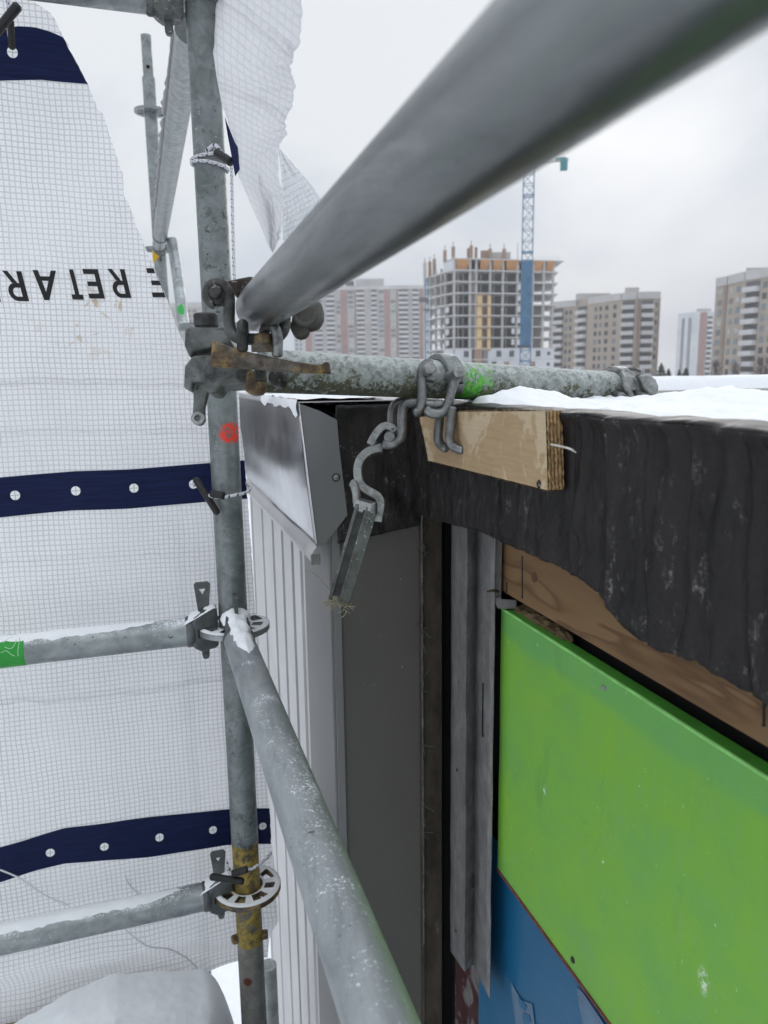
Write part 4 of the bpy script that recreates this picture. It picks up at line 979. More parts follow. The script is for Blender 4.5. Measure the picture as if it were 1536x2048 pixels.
XL = -1.5; ZB = -1.16; ZTN = ed[-1][0]
sh = thing('scaffold_sheeting', 'white reinforced scaffold sheet with navy eyelet bands and upside down black lettering', 'sheeting', (-.6, NYP, ZB))
mb = MB(); NR = 260; NC = 110
def nfn(u, v):
    z = ZB + (ZTN - ZB) * u; k = 1 - (1 - v) ** 1.6; x = XL + (xr(z) - XL) * k
    return nsurf(x, z)
mb.quad_grid(nfn, NR, NC, None)
for i, p in enumerate(mb.v): mb.uv[i] = (p.x, p.z + .02 * p.x)
obj('sheet', mb, M['net'], sh, ang=180)
def band(top, bot, xmax=None):
    T_ = sorted([(onY(x, y, NYP).x, onY(x, y, NYP).z) for x, y in top]); B_ = sorted([(onY(x, y, NYP).x, onY(x, y, NYP).z) for x, y in bot])
    x1 = xmax if xmax is not None else T_[-1][0]
    def fn(u, v):
        x = -.55 + (x1 + .55) * u; zt = poly_at(T_, x); zb = poly_at(B_, x); z = zt + (zb - zt) * v
        if xmax is None: x = min(x, xr(z) - .001)
        return nsurf(x, z, .0022 - .0006 * math.sin(v * 40) * .3)
    return obj('eyelet_band', MB().quad_grid(fn, 90, 10), M['navy'], sh, ang=180)
bnds = [band([(-200, 90), (0, 65), (30, 54), (70, 57), (100, 65), (128, 77)], [(-200, 165), (0, 160), (80, 158), (174, 168), (200, 172)], .2),
        band([(-300, 975), (0, 955), (150, 942), (260, 938), (417, 925), (500, 919)], [(-300, 1060), (0, 1035), (150, 1020), (260, 1016), (425, 1001), (500, 996)], .2),
        band([(-300, 1760), (0, 1690), (60, 1675), (130, 1655), (250, 1640), (450, 1620), (545, 1618)], [(-300, 1830), (0, 1760), (60, 1742), (130, 1725), (300, 1712), (450, 1692), (545, 1691)], .2)]
# clip the bands at the sheet edge
for b_ in bnds:
    L0 = rootloc(b_)
    for v_ in b_.data.vertices:
        p = v_.co + L0; m_x = xr(p.z) - .0008
        if p.x > m_x: q = nsurf(m_x, p.z, .0022); v_.co = q - L0
for bi, px_, py_ in ((0, 25, 105), (1, 30, 991), (1, 152, 981), (1, 268, 975), (1, 386, 967), (2, 101, 1703), (2, 209, 1690), (2, 319, 1674), (2, 426, 1660), (2, 526, 1654)):
    c_ = onY(px_, py_, NYP); e_ = MB(); N_ = 20
    e_.quad_grid(lambda u, v: nsurf(c_.x + .0074 * u * math.cos(v * 6.2832), c_.z + .0078 * u * math.sin(v * 6.2832), .0036), 3, N_)
    for i, p in enumerate(e_.v): e_.uv[i] = (p.x - c_.x + .0041, p.z - c_.z + .0041)
    obj('eyelet', e_, M['eyelet'], bnds[bi])
# lettering, rotated by half a turn
def stroke_letter(ch):
    R_ = lambda x0, y0, x1, y1: [(x0, y0), (x1, y0), (x1, y1), (x0, y1)]
    s_ = .23
    if ch == 'E': return [R_(0, 0, s_, 1), R_(s_, 0, .74, .17), R_(s_, .42, .66, .58), R_(s_, .83, .74, 1)]
    if ch == 'T': return [R_(.17, 0, .17 + s_ - .02, .83), R_(0, .83, .56, 1)]
    if ch == 'A': return [[(0, 0), (.2, 0), (.53, 1), (.34, 1)], [(.68, 0), (.88, 0), (.53, 1), (.435, .72)], R_(.19, .20, .70, .35)]
    arc = lambda cx, cy, rx, ry, a0, a1, n_: [(cx + rx * math.cos(R(a0 + (a1 - a0) * i / n_)), cy + ry * math.sin(R(a0 + (a1 - a0) * i / n_))) for i in range(n_ + 1)]
    if ch == 'R':
        o_ = arc(.44, .70, .34, .30, -90, 90, 12); i_ = arc(.42, .70, .16, .15, -90, 90, 12)
        qs = [[o_[k], o_[k + 1], i_[k + 1], i_[k]] for k in range(12)]
        return [R_(0, 0, s_, 1), R_(s_, .85, .44, 1), R_(s_, .40, .44, .55), [(.30, .40), (.60, 0), (.82, 0), (.53, .40)]] + qs
    if ch == 'D':
        o_ = arc(.36, .5, .46, .5, -90, 90, 16); i_ = arc(.36, .5, .27, .34, -90, 90, 16)
        return [R_(0, 0, s_, 1), R_(s_, .84, .36, 1), R_(s_, 0, .36, .16)] + [[o_[k], o_[k + 1], i_[k + 1], i_[k]] for k in range(16)]
for ch, x0, x1, y0, y1 in (('E', 297, 337, 536, 595), ('R', 219, 258, 537, 596), ('E', 169, 205, 537, 597), ('T', 135, 163, 538, 599), ('A', 65, 117, 540, 601), ('R', 10, 54, 542, 603), ('D', -46, -2, 544, 604)):
    wmax = {'E': .74, 'T': .56, 'A': .88, 'R': .82, 'D': .82}[ch]
    a_ = onY(x0, y0, NYP); b_ = onY(x1, y1, NYP); m_ = MB()
    for poly in stroke_letter(ch):
        k0 = len(m_.v)
        for (u, v) in poly:
            x = b_.x + (a_.x - b_.x) * (u / wmax) + (v - .5) * .0075 * (ch != 'A'); z = a_.z + (b_.z - a_.z) * v
            x = min(x, xr(z) - .001); m_.v.append(nsurf(x, z, .0024))
        m_.f.append(tuple(range(k0, len(m_.v))))
    obj('letter', m_, M['ink'], sh, smooth=False)
# creases where the sheet is folded
for pts in ([(0, 1733), (40, 1752), (90, 1785), (140, 1806)], [(236, 1852), (290, 1885), (340, 1905), (385, 1940), (415, 1972)], [(250, 1748), (262, 1770), (300, 1800)]):
    P = [onY(x, y, NYP) for x, y in pts]; P = crom([nsurf(p.x, p.z, .003) for p in P], 8)
    obj('crease', MB().sweep(P, [.0006] + [.0016] * (len(P) - 2) + [.0006], 8), M['crease'], sh)

# torn flap hanging by the near post
fl2 = thing('torn_sheeting', 'ragged torn strip of white sheeting dangling in front of the sky by the upper post', 'sheeting', at(540, 495, .95))
Lp = [(402, -40, 1.16), (408, 20, 1.14), (424, 90, 1.12), (434, 160, 1.10), (443, 205, 1.09), (456, 245, 1.08), (466, 300, 1.07), (476, 350, 1.06), (498, 400, 1.04), (522, 455, 1.0), (540, 497, .97)]
Rp = [(606, -40, .62), (605, 30, .63), (597, 90, .64), (580, 135, .66), (590, 170, .66), (588, 200, .66), (570, 240, .68), (574, 268, .69), (558, 290, .70), (556, 350, .74), (569, 400, .78), (563, 470, .85), (546, 507, .95)]
def cr3(tab, u): 
    f_ = u * (len(tab) - 1); i = min(len(tab) - 2, int(f_)); k = f_ - i
    return [tab[i][j] + (tab[i + 1][j] - tab[i][j]) * k for j in range(3)]
def ff(u, v):
    a_ = cr3(Lp, u); b_ = cr3(Rp, u); jg = 7 * nz(u * 28, 3) + 4.5 * nz(u * 80, 1)
    px_ = a_[0] + (b_[0] + jg - a_[0]) * v; py_ = a_[1] + (b_[1] - a_[1]) * v
    return at(px_, py_, a_[2] + (b_[2] - a_[2]) * v + .022 * math.sin(v * 7 + u * 3) + .040 * nz(u * 6, v * 4) + .012 * nz(u * 15, v * 8, 4) + .0015 * nz(u * 40, v * 20, 6))
fm = MB().quad_grid(ff, 140, 40, lambda u, v: (v * .11 * (1 - .5 * u) + .05 * u, -u * .27 + .05 * v))
obj('sheet', fm, M['flap'], fl2, ang=180)
nv = [(449, 232), (455, 248), (470, 285), (487, 312), (481, 335), (470, 352), (463, 310), (456, 275)]
nvd = [1.07, 1.07, 1.055, 1.04, 1.045, 1.05, 1.06, 1.065]
obj('navy_scrap', MB().prism([at(x, y, d_) for (x, y), d_ in zip(nv, nvd)], FW * .0012), M['navy'], fl2, smooth=False)
L2 = [(556, 296, .90), (562, 340, .90), (566, 400, .90), (566, 440, .91), (566, 482, .92)]; R2 = [(562, 300, .95), (588, 330, .95), (622, 368, .95), (642, 398, .95), (600, 470, .95)]
def f2(u, v):
    a_ = cr3(L2, u); b_ = cr3(R2, u); return at(a_[0] + (b_[0] - a_[0]) * v + 2 * nz(u * 20, 7) * v, a_[1] + (b_[1] - a_[1]) * v, a_[2] + (b_[2] - a_[2]) * v + .012 * nz(u * 5, v * 5, 3))
obj('thin_film', MB().quad_grid(f2, 40, 24, lambda u, v: (v * .07, u * .12)), M['film'], fl2, ang=180)

# ------------------------------------------------------------------ cords
GB = 'bungee ties holding the sheeting'
def bungee(label, paths, toggle, base):
    b_ = thing('bungee_tie', label, 'bungee cord', base, GB)
    for p in paths: obj('cord', MB().sweep(crom(p, 6), .0026, 8), M['cord'], b_)
    for (a_, c_, r_) in toggle:
        a_ = V(a_); c_ = V(c_); obj('toggle', MB().sweep([a_, a_.lerp(c_, .05), a_.lerp(c_, .5), a_.lerp(c_, .95), c_], [r_ * .6, r_, r_ * .95, r_, r_ * .6], 14), M['black'], b_)
    return b_
yn = NYP - .02
bungee('bungee with a long black toggle through the top navy band at the upper left corner', [[at(15, -15, 1.03), at(17, 20, 1.04), at(16, 50, 1.06), at(22, 90, 1.08)]], [(at(-14, 72, 1.01), at(38, 9, 1.0), .0065), (at(21, 40, 1.04), at(24, 98, 1.07), .0048)], at(20, 90, 1.05))
def ring_pts(z, tilt, r_=TR + .0032, a0=150, a1=420, n_=14, dz=0.0):
    return [V((PX + r_ * math.cos(R(a0 + (a1 - a0) * i / n_)), PY + r_ * math.sin(R(a0 + (a1 - a0) * i / n_)), z + tilt * math.cos(R(a0 + (a1 - a0) * i / n_ )) + dz * i / n_)) for i in range(n_ + 1)]
zb1 = onY(420, 308, PY - TR).z; zb2 = onY(420, 325, PY - TR).z
bungee('speckled bungee wound twice round the upper post with a black ball clip', [ring_pts(zb1, .004), ring_pts(zb2, -.004), [at(448, 322, 1.08), at(440, 300, 1.08), at(428, 290, 1.085), at(412, 303, 1.085)]], [(at(432, 305, 1.075), at(463, 325, 1.06), .0062)], at(420, 310, 1.08))
zb = onY(450, 985, PY - TR).z
bungee('bungee with a slanted black toggle on the middle navy band, looped round the post', [[at(386, 967, 1.24), at(402, 978, 1.235), at(415, 990, 1.22), at(440, 995, 1.205), at(470, 990, 1.205), at(492, 985, 1.22), at(501, 976, 1.24), at(494, 969, 1.26)]], [(at(390, 956, 1.225), at(436, 1028, 1.215), .0058), (at(422, 987, 1.208), at(449, 992, 1.2), .0062)], at(440, 990, 1.21))
bungee('frosted bungee with a black toggle lying on the lowest rosette', [[at(453, 1722, 1.31), at(456, 1740, 1.30), at(464, 1752, 1.29)], [at(492, 1742, 1.28), at(512, 1733, 1.29), at(532, 1718, 1.31), at(542, 1706, 1.33)]], [(at(420, 1753, 1.285), at(488, 1763, 1.285), .0062), (at(464, 1748, 1.28), at(496, 1738, 1.28), .0062)], at(480, 1750, 1.29))
hc = MB().sweep(crom([at(463, 325, 1.12), at(465, 420, 1.10), at(467, 500, 1.09), at(469, 560, 1.08)], 8), .0023, 8)
tag(obj('hanging_cord', hc, M['cord']), 'thin speckled cord hanging straight down beside the post to the corner clamp', 'cord')

# ------------------------------------------------------------------ snowy deck at the lower left
dk = thing('scaffold_deck', 'snow covered scaffold boards at the foot of the white sheeting', 'scaffold deck', (-.6, 1.0, -1.2))
for i in range(4):
    y = .62 + i * .205; obj('plank', MB().box2((-1.6, y, -1.25), (.03, y + .2, -1.212)), M['plank'], dk, smooth=False, bevel=.003)
def dsn(u, v):
    x = -1.6 + 1.69 * u; y = .66 + .66 * v
    h = poly_at([(-1.6, -1.20), (-.42, -1.18), (-.26, -1.13), (-.20, -1.102), (-.12, -1.09), (-.04, -1.105), (.05, -1.13), (.10, -1.14)], x)
    h += -.012 * (1.32 - y) / .4 + .004 * nz(x * 9, y * 9) + .003 * nz(x * 24, y * 24) + .0018 * nz(x * 70, y * 70) + .0012 * nz(x * 160, y * 160)
    q_ = max(0, min(1, (x - .03 - .02 * nz(y * 9, 4)) / .06)); h -= .14 * q_ ** 2.2
    return (x, y, h)
obj('snow_cover', MB().quad_grid(dsn, 300, 110), M['snow'], dk, ang=180)
it = MB(); q0 = at(535, 1930, 1.62); it.cyl(V((q0.x, q0.y, -10)), V((q0.x, q0.y, q0.z)), TR * .8, 24)
it_o = thing('scaffold_tube', 'short frosted upright tube low behind the corner post foot', 'scaffold tube', (q0.x, q0.y, -10))
obj('tube', it, M['galv_frost'], it_o)

# ------------------------------------------------------------------ far buildings
def hv(px_, py_=742): r = ray(px_, py_); return V((r.x, r.y, 0))
def plan(px_, d_): p = at(px_, 745, d_); return V((p.x, p.y, 0))
def on_line(px_, A_, B_):
    r = hv(px_); d_ = B_ - A_
    det = r.x * (-d_.y) + d_.x * r.y
    return (r.x * (-A_.y) + A_.x * r.y) / det if False else ((A_.x * r.y - A_.y * r.x) / (d_.y * r.x - d_.x * r.y))
MESH = {}
def shared(kind, key, build, mat):
    k = (kind, key, mat.name)
    if k not in MESH:
        mb = build(); me = bpy.data.meshes.new(kind); me.from_pydata([tuple(v) for v in mb.v], [], mb.f); me.materials.append(mat); me.update(); MESH[k] = me
    return MESH[k]
def put(name, me, parent, p, rz):
    o = bpy.data.objects.new(name, me); col.objects.link(o); o.parent = parent; o.location = p - rootloc(parent); o.rotation_euler = (0, 0, rz); return o
class Bld:
    def __init__(s, name, label, pts, ztop, wall, back=14, cat='building', group='apartment blocks on the skyline'):
        s.P = [plan(*q) for q in pts]; s.z = ztop
        c = sum(s.P, V()) / len(s.P); s.o = thing(name, label, cat, V((c.x, c.y, -10)), group)
        bkv = V((c.x, c.y, 0)).normalized() * back
        s.poly = s.P + [s.P[-1] + bkv, s.P[0] + bkv]
        if wall: obj('wall', MB().prism([V((p.x, p.y, -10)) for p in s.poly], V((0, 0, ztop + 10))), wall, s.o, smooth=False)
    def seg(s, px_):
        for i in range(len(s.P) - 1):
            a_ = on_line(px_, s.P[i], s.P[i + 1])
            if -1e-6 <= a_ <= 1.000001: return s.P[i], s.P[i + 1], a_
        return s.P[-2], s.P[-1], on_line(px_, s.P[-2], s.P[-1])
    def frame(s, x0, x1):
        A_, B_, a_ = s.seg((x0 + x1) / 2); u = (B_ - A_).normalized(); n_ = V((u.y, -u.x, 0)); 
        if n_.dot(A_) > 0: n_ = -n_
        p0_ = A_ + (B_ - A_) * on_line(x0, A_, B_); p1_ = A_ + (B_ - A_) * on_line(x1, A_, B_)
        return (p0_ + p1_) / 2, (p1_ - p0_).length, u, n_, math.atan2(u.y, u.x)
    def windows(s, cols, z0, step, n_, h, mats, name='window', dep=.25):
        for (x0, x1) in cols:
            c, w_, u, nn_, rz = s.frame(x0, x1)
            for k in range(n_):
                m = random.choice(mats); me = shared(name, (round(w_, 2), h, dep), lambda: MB().box((0, 0, 0), (w_, dep, h)), m)
                put(name, me, s.o, c + nn_ * .02 + V((0, 0, z0 - step * k)), rz)
    def balconies(s, cols, z0, step, n_, panel, deep=1.3, rec=1.5, ph=1.15):
        for (x0, x1) in cols:
            c, w_, u, nn_, rz = s.frame(x0, x1); sg = -1 if V((-math.sin(rz), math.cos(rz), 0)).dot(nn_) < 0 else 1
            mer = shared('recess', (round(w_, 2), rec), lambda: MB().box((0, 0, 0), (w_, .2, rec)), M['recess'])  # dark box on the wall, the recess shade is in its colour
            def bb():
                mb = MB(); mb.box((0, sg * deep / 2, -.1), (w_, deep, .2)); mb.box((0, sg * deep, ph / 2), (w_, .12, ph))
                for e in (-1, 1): mb.box((e * (w_ / 2 - .06), sg * deep / 2, ph / 2), (.12, deep - .14, ph))
                return mb
            meb = shared('balcony', (round(w_, 2), sg, deep, ph), bb, panel)
            for k in range(n_):
                b_ = put('balcony', meb, s.o, c + nn_ * .1 + V((0, 0, z0 - step * k - 1.4)), rz)
                r_ = bpy.data.objects.new('recess', mer); col.objects.link(r_); r_.parent = b_; r_.location = (0, -sg * .07, 1.3 + .55)
    def stripe(s, x0, x1, mat, z0, z1, dep=.3, name='facade_panel'):
        c, w_, u, nn_, rz = s.frame(x0, x1); q = c + nn_ * (dep / 2 + .02)
        mb = MB().box((q.x, q.y, (z0 + z1) / 2), (w_, dep, abs(z1 - z0)), (u, nn_, UPZ)); return obj(name, mb, mat, s.o, smooth=False)
    def roofbox(s, x0, x1, d_, zt, mat, back=9, name='penthouse', z0=None):
        a_, b_ = plan(x0, d_), plan(x1, d_); bk_ = V((a_.x + b_.x, a_.y + b_.y, 0)).normalized() * back; zz = s.z if z0 is None else z0
        return obj(name, MB().prism([V((p.x, p.y, zz)) for p in (a_, b_, b_ + bk_, a_ + bk_)], V((0, 0, zt - zz))), mat, s.o, smooth=False)

# beige block in the middle right
b1 = Bld('apartment_building', 'beige brick apartment block with white balconies, nearest right of the tower crane', [(1096, 286), (1150, 278), (1172, 271), (1237, 257), (1268, 254), (1314, 254)], at(1300, 588, 254).z, M['beige'], 22)
zt = b1.z; 
b1.stripe(1098, 1149, M['para'], zt + .3, zt - 2.0, .25, 'parapet'); b1.stripe(1173, 1236, M['para'], zt + .3, zt - 2.0, .25, 'parapet'); b1.stripe(1238, 1267, M['para'], zt + .3, zt - 2.0, .25, 'parapet'); b1.stripe(1269, 1313.5, M['para'], zt + .3, zt - 2.0, .25, 'parapet')
b1.windows([(1128, 1132), (1136, 1140), (1185, 1190), (1195, 1199), (1206, 1212), (1222, 1228), (1304, 1309)], zt - 4.0, 2.82, 12, 1.5, M['win'][:3] + M['win'][:1])
b1.balconies([(1101, 1124), (1153, 1170), (1240, 1264), (1277, 1300)], zt - 3.6, 2.82, 12, M['balc'])
b1.stripe(1269, 1275, M['beige_dark'], zt - 2.2, -9.5, .3); b1.stripe(1311, 1313.6, M['beige_dark'], zt - 2.2, -9.5, .2)
b1.roofbox(1147, 1215, 276, zt + 2.3, M['para']); b1.roofbox(1243, 1271, 262, zt + 2.6, M['para'])
# beige block at the right edge
b2 = Bld('apartment_building', 'beige brick apartment block cut by the right edge of the view', [(1421, 226), (1445, 220), (1478, 211), (1536, 201), (1720, 178)], at(1421, 563, 226).z, M['beige'], 20)
zt = b2.z
for a_, c_ in ((1422, 1444), (1446, 1477), (1479, 1535), (1537, 1718)): b2.stripe(a_, c_, M['para'], zt + .3, zt - 2.2, .25, 'parapet')
b2.stripe(1439, 1444.6, M['beige_dark'], zt - 2.4, -9.5, .3)
b2.windows([(1427, 1435), (1450, 1456), (1463, 1470), (1514, 1522), (1530, 1535), (1556, 1566)], zt - 4.1, 2.85, 12, 1.6, M['win'])
b2.balconies([(1481, 1508), (1580, 1612)], zt - 3.9, 2.85, 12, M['balc'])
b2.roofbox(1478, 1600, 214, zt + 1.6, M['para'], name='roof_parapet'); b2.roofbox(1526, 1640, 208, zt + 4.5, M['para'])
# slab between them
b3 = Bld('apartment_building', 'distant white slab tower with a red brick stripe between the beige blocks', [(1350, 440), (1393, 425), (1408, 424), (1440, 424)], at(1380, 626, 430).z, M['white_f'], 20)
zt = b3.z
b3.stripe(1393.5, 1407.5, M['redb'], zt - .6, -9.5, .4)
for a_ in (1359, 1362, 1372, 1375.5): b3.stripe(a_, a_ + 1.5, M['recess'], zt - 3, -9.5, .15, 'window_strip')
b3.balconies([(1409, 1419)], zt - 4, 2.8, 15, M['balc'])
b3.roofbox(1386, 1415, 432, zt + 2.0, M['para'])
# red and grey slab behind the mossy tube
b4 = Bld('apartment_building', 'wide grey apartment slab with red brick stripes, seen above the mossy tube', [(612, 452), (852, 452)], at(740, 580, 452).z, M['grey_f'], 22)
zt = b4.z
b4.stripe(613, 851, M['para'], zt + 1.4, zt - .7, .4, 'parapet')
for a_, c_ in ((613, 625), (684.5, 697), (770.5, 781), (841, 851)): b4.stripe(a_, c_, M['redb'], zt - .8, -9.5, .4)
for a_ in (711.5, 794): b4.stripe(a_, a_ + 2.5, M['beige_dark'], zt - .8, -9.5, .3)
b4.windows([(676, 683.5), (699, 709), (760, 769), (783, 792)], zt - 2.2, 2.8, 17, 1.5, [M['win'][1], M['win'][3], M['win'][3], M['win'][2]])
b4.balconies([(633, 647), (656, 672), (716, 731), (745, 755.5), (799, 817), (826, 838)], zt - 2.0, 2.8, 16, M['balc'], .9, 1.3)
b4.roofbox(695, 712, 456, zt + 5.0, M['recess'], 6); b4.roofbox(714, 770, 456, zt + 6.0, M['para'], 12)
# pale block far left; its hidden left wing is added for the cap's reflection
b5 = Bld('apartment_building', 'pale far block with an added unseen left wing, glimpsed between the white sheeting and the post', [(-420, 445), (320, 432), (412, 430)], at(390, 608, 430).z, M['grey_f'], 18)
zt = b5.z; b5.stripe(322, 411, M['para'], zt + .3, zt - 2.5, .3, 'parapet')
b5.windows([(380, 388), (392, 400)], zt - 4.4, 2.8, 12, 1.4, M['win'][:2])
b6 = Bld('apartment_building', 'white block edge showing just left of the red striped slab', [(590, 500), (611, 500)], at(600, 655, 500).z, M['white_f'], 15)
b6.windows([(594, 597), (602, 605)], b6.z - 3, 2.8, 6, 1.3, M['win'][:2])

# tower under construction
y2 = lambda x, y: (830 + x / 5.12, 480 + y / 5.12)
X2 = lambda x: 830 + x / 5.12
cb = Bld('tower_under_construction', 'bare concrete tower under construction with orange formwork on top', [(852, 224), (886, 212), (908, 206), (1106, 213)], 0, None, 20, 'building', None)
zt0 = at(*y2(480, 215), 206).z; FH = 2.95
nfl = int((zt0 + 10) / FH) + 1
cen = sum((p for p in cb.poly), V()) / len(cb.poly)
for k in range(nfl):
    z = zt0 - FH * k
    if k == 1: pass
    pl_ = [p + (p - V((cen.x, cen.y, 0))).normalized() * .7 for p in cb.poly]
    if k < 2: pl_ = [cb.P[1] - (cb.P[2] - cb.P[1]) * .15] + pl_[2:4] + [pl_[4], cb.P[1] + (pl_[5] - pl_[0])] if False else pl_
    if k == 0: pl_ = [cb.P[1], pl_[2], pl_[3] + (pl_[3] - pl_[2]).normalized() * 1.6, pl_[4], (cb.P[1] + (cb.poly[5] - cb.P[0]))]
    obj('floor_slab', MB().prism([V((p.x, p.y, z - .28)) for p in pl_], V((0, 0, .28))), M['conc_p'], cb.o, smooth=False)
for i, x in enumerate((300, 402, 560, 622, 762, 890, 1036, 1190, 1300, 1394)):
    c, w_, u, nn_, rz = cb.frame(X2(x) - 2, X2(x) + 2); zt_c = zt0 - .28
    obj('column', MB().box((c.x - nn_.x * .3, c.y - nn_.y * .3, (zt_c - 10) / 2), (.62, .5, zt_c + 10), (u, nn_, UPZ)), M['conc'], cb.o, smooth=False)
for x in (108, 152, 205, 262):
    c, w_, u, nn_, rz = cb.frame(X2(x) - 1, X2(x) + 1); zt_c = zt0 - FH * 1 - .28 + 1.6
    obj('column', MB().box((c.x - nn_.x * .3, c.y - nn_.y * .3, (zt_c - 10) / 2), (.6, .5, zt_c + 10), (u, nn_, UPZ)), M['conc'], cb.o, smooth=False)
cn_ = cb.frame(X2(700), X2(800))[3]
def inner(x0, x1, back, z0, z1, mat, name='inner_wall'):
    c, w_, u, nn_, rz = cb.frame(X2(x0), X2(x1)); q = c - nn_ * back
    return obj(name, MB().box((q.x, q.y, (z0 + z1) / 2), (w_, .4, abs(z1 - z0)), (u, nn_, UPZ)), mat, cb.o, smooth=False)
inner(405, 1190, 6.5, zt0 - .3, -9.9, M['conc_d']); inner(1190, 1395, 7.5, zt0 - FH * 4.2, -9.9, M['conc']); inner(212, 285, 5, zt0 - FH * 1.3, zt0 - FH * 4, M['conc_d'])  # interior shade is put into the darker concrete of these walls
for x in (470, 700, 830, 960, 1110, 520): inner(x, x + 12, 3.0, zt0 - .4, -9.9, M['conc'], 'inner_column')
inner(578, 618, .5, zt0 - FH * .9, -9.9, M['conc_d'], 'shaft_shadow_strip')  # dark strip painting the shadow of the shaft
for x0, x1 in ((415, 548), (655, 750), (782, 884), (915, 1034), (1195, 1282), (1320, 1396)):
    c, w_, u, nn_, rz = cb.frame(X2(x0), X2(x1)); h_ = w_ / 2
    zA = zt0 - .3; zB = zt0 - FH + .05; q = c + nn_ * .55
    mb = MB().prism([q - u * h_ + V((0, 0, zA)), q + u * h_ + V((0, 0, zA)), q + u * h_ * .78 - nn_ * 1.0 + V((0, 0, zB)), q - u * h_ * .80 - nn_ * 1.0 + V((0, 0, zB))], -nn_ * .4)
    obj('formwork_panel', mb, M['orange'], cb.o, smooth=False)
cb.stripe(X2(302), X2(398), M['white_f'], zt0 - .4, zt0 - FH + .1, .2, 'sheet_panel')
for x0, x1 in ((625, 674), (730, 765)): cb.stripe(X2(x0), X2(x1), M['yellow_h'], zt0 - FH * 3.15, zt0 - FH * 8.1, .5, 'hoist_panel')
for k in range(6): cb.stripe(X2(625), X2(765), M['brown'], zt0 - FH * (3.15 + k) + .02, zt0 - FH * (3.15 + k) - .32, .62, 'hoist_rail')
inner(674, 730, .9, zt0 - FH * 3.1, zt0 - FH * 8.1, M['brown'], 'hoist_back')
cb.stripe(X2(605), X2(680), M['brown'], zt0 - FH * 8.1, -9.9, .45, 'hoist_panel'); cb.stripe(X2(690), X2(738), M['conc_d'], zt0 - FH * 8.0, -9.9, .45, 'hoist_panel')
for x0, x1 in ((300, 398), (404, 572), (740, 1416)): cb.stripe(X2(x0), X2(x1) if x1 < 1400 else 1106, M['white_f'], zt0 - FH * 8.05, -9.9, .35, 'lower_wall')
for x0, x1, kk in ((495, 542, 0), (828, 872, 0), (958, 1004, 0), (1228, 1274, 0), (1345, 1372, 0), (498, 540, 1), (780, 826, 1), (905, 955, 1), (1172, 1222, 1), (1342, 1370, 1), (1220, 1268, 2), (1342, 1368, 2), (820, 865, 2), (950, 1000, 2)):
    c, w_, u, nn_, rz = cb.frame(X2(x0), X2(x1)); h_ = 1.6 if x1 - x0 > 30 else .9
    put('window', shared('window', (round(w_, 1), h_, .2), lambda: MB().box((0, 0, 0), (w_, .2, h_)), random.choice((M['win'][0], M['brown']))), cb.o, c + nn_ * .42 + V((0, 0, zt0 - FH * (8.5 + kk) - .1)), rz)
for x, k0, k1_ in ((1050, 2, 8), (995, 5, 8), (335, 4, 8), (248, 4, 8), (145, 4, 8)):
    for k in range(k0, k1_):
        c, w_, u, nn_, rz = cb.frame(X2(x - 16), X2(x + 16))
        put('white_sheet', shared('white_sheet', (round(w_, 1),), lambda: MB().box((0, 0, 0), (w_ * .9, .25, 1.5)), M['white_f']), cb.o, c + nn_ * .12 + V((0, 0, zt0 - FH * k - 1.35)), rz)
for x0, x1, ya, yb, m_ in ((525, 560, 120, 205, M['brown']), (600, 630, 110, 205, M['brown']), (660, 760, 142, 208, M['brown']), (765, 960, 158, 212, M['conc'])):
    q = at(*y2((x0 + x1) / 2, ya), 211).z; cb.roofbox(X2(x0), X2(x1), 211, q, m_, 4, 'roof_form', zt0)
for x, ya in ((105, 255), (155, 240), (200, 215), (305, 130), (388, 95), (566, 85), (755, 115), (895, 115), (1030, 110)):
    d_ = 220 if x < 280 else 210; p = plan(X2(x), d_); zt_c = at(*y2(x, ya), d_).z; zb_ = zt0 - FH if x < 280 else zt0
    wd = .75 if x < 1000 else .2
    obj('rebar_column', MB().box((p.x, p.y, (zt_c + zb_) / 2 - .3), (wd, wd, zt_c - zb_)).cyl((p.x, p.y, zt_c - .4), (p.x, p.y, zt_c + 1.0), .12, 6), M['brown'] if x < 1000 else M['conc'], cb.o, smooth=False)
for x in range(1200, 1470, 30):
    p = plan(X2(x), 212.6); obj('guard_post', MB().cyl((p.x, p.y, zt0 - .1), (p.x, p.y, zt0 + 1.1), .06, 6), M['conc_p'], cb.o)

# tower crane
CD = 192
cbase = plan(1050, CD)
kr = thing('tower_crane', 'blue lattice tower crane standing in front of the concrete tower', 'crane', V((cbase.x, cbase.y, -10)))
uc = V((cbase.y, -cbase.x, 0)).normalized(); vc = V((cbase.x, cbase.y, 0)).normalized(); cw = 1.28
ztop = at(1052, 322, CD).z
mst = MB(); cr_ = [(-1, -1), (1, -1), (1, 1), (-1, 1)]
leg = lambda k, z: cbase + uc * (cr_[k][0] * cw) + vc * (cr_[k][1] * cw) + V((0, 0, z))
for k in range(4): mst.cyl(leg(k, -10), leg(k, ztop), .13, 6)
ns = int((ztop + 10) / 2.6); hs = (ztop + 10) / ns
for i in range(ns):
    z0_, z1_ = -10 + hs * i, -10 + hs * (i + 1)
    for k in range(4):
        j = (k + 1) % 4; a_, b_ = (k, j) if i % 2 else (j, k)
        mst.cyl(leg(a_, z0_), leg(b_, z1_), .075, 5); mst.cyl(leg(k, z1_), leg(j, z1_), .075, 5)
for i in range(0, ns, 5):
    for k in range(4): mst.cyl(leg(k, -10 + hs * i), leg((k + 1) % 4, -10 + hs * i), .16, 6)
obj('mast', mst, M['crane'], kr)
zw0, zw1 = at(1050, 527, CD).z, at(1048, 692, CD).z
wp = MB()
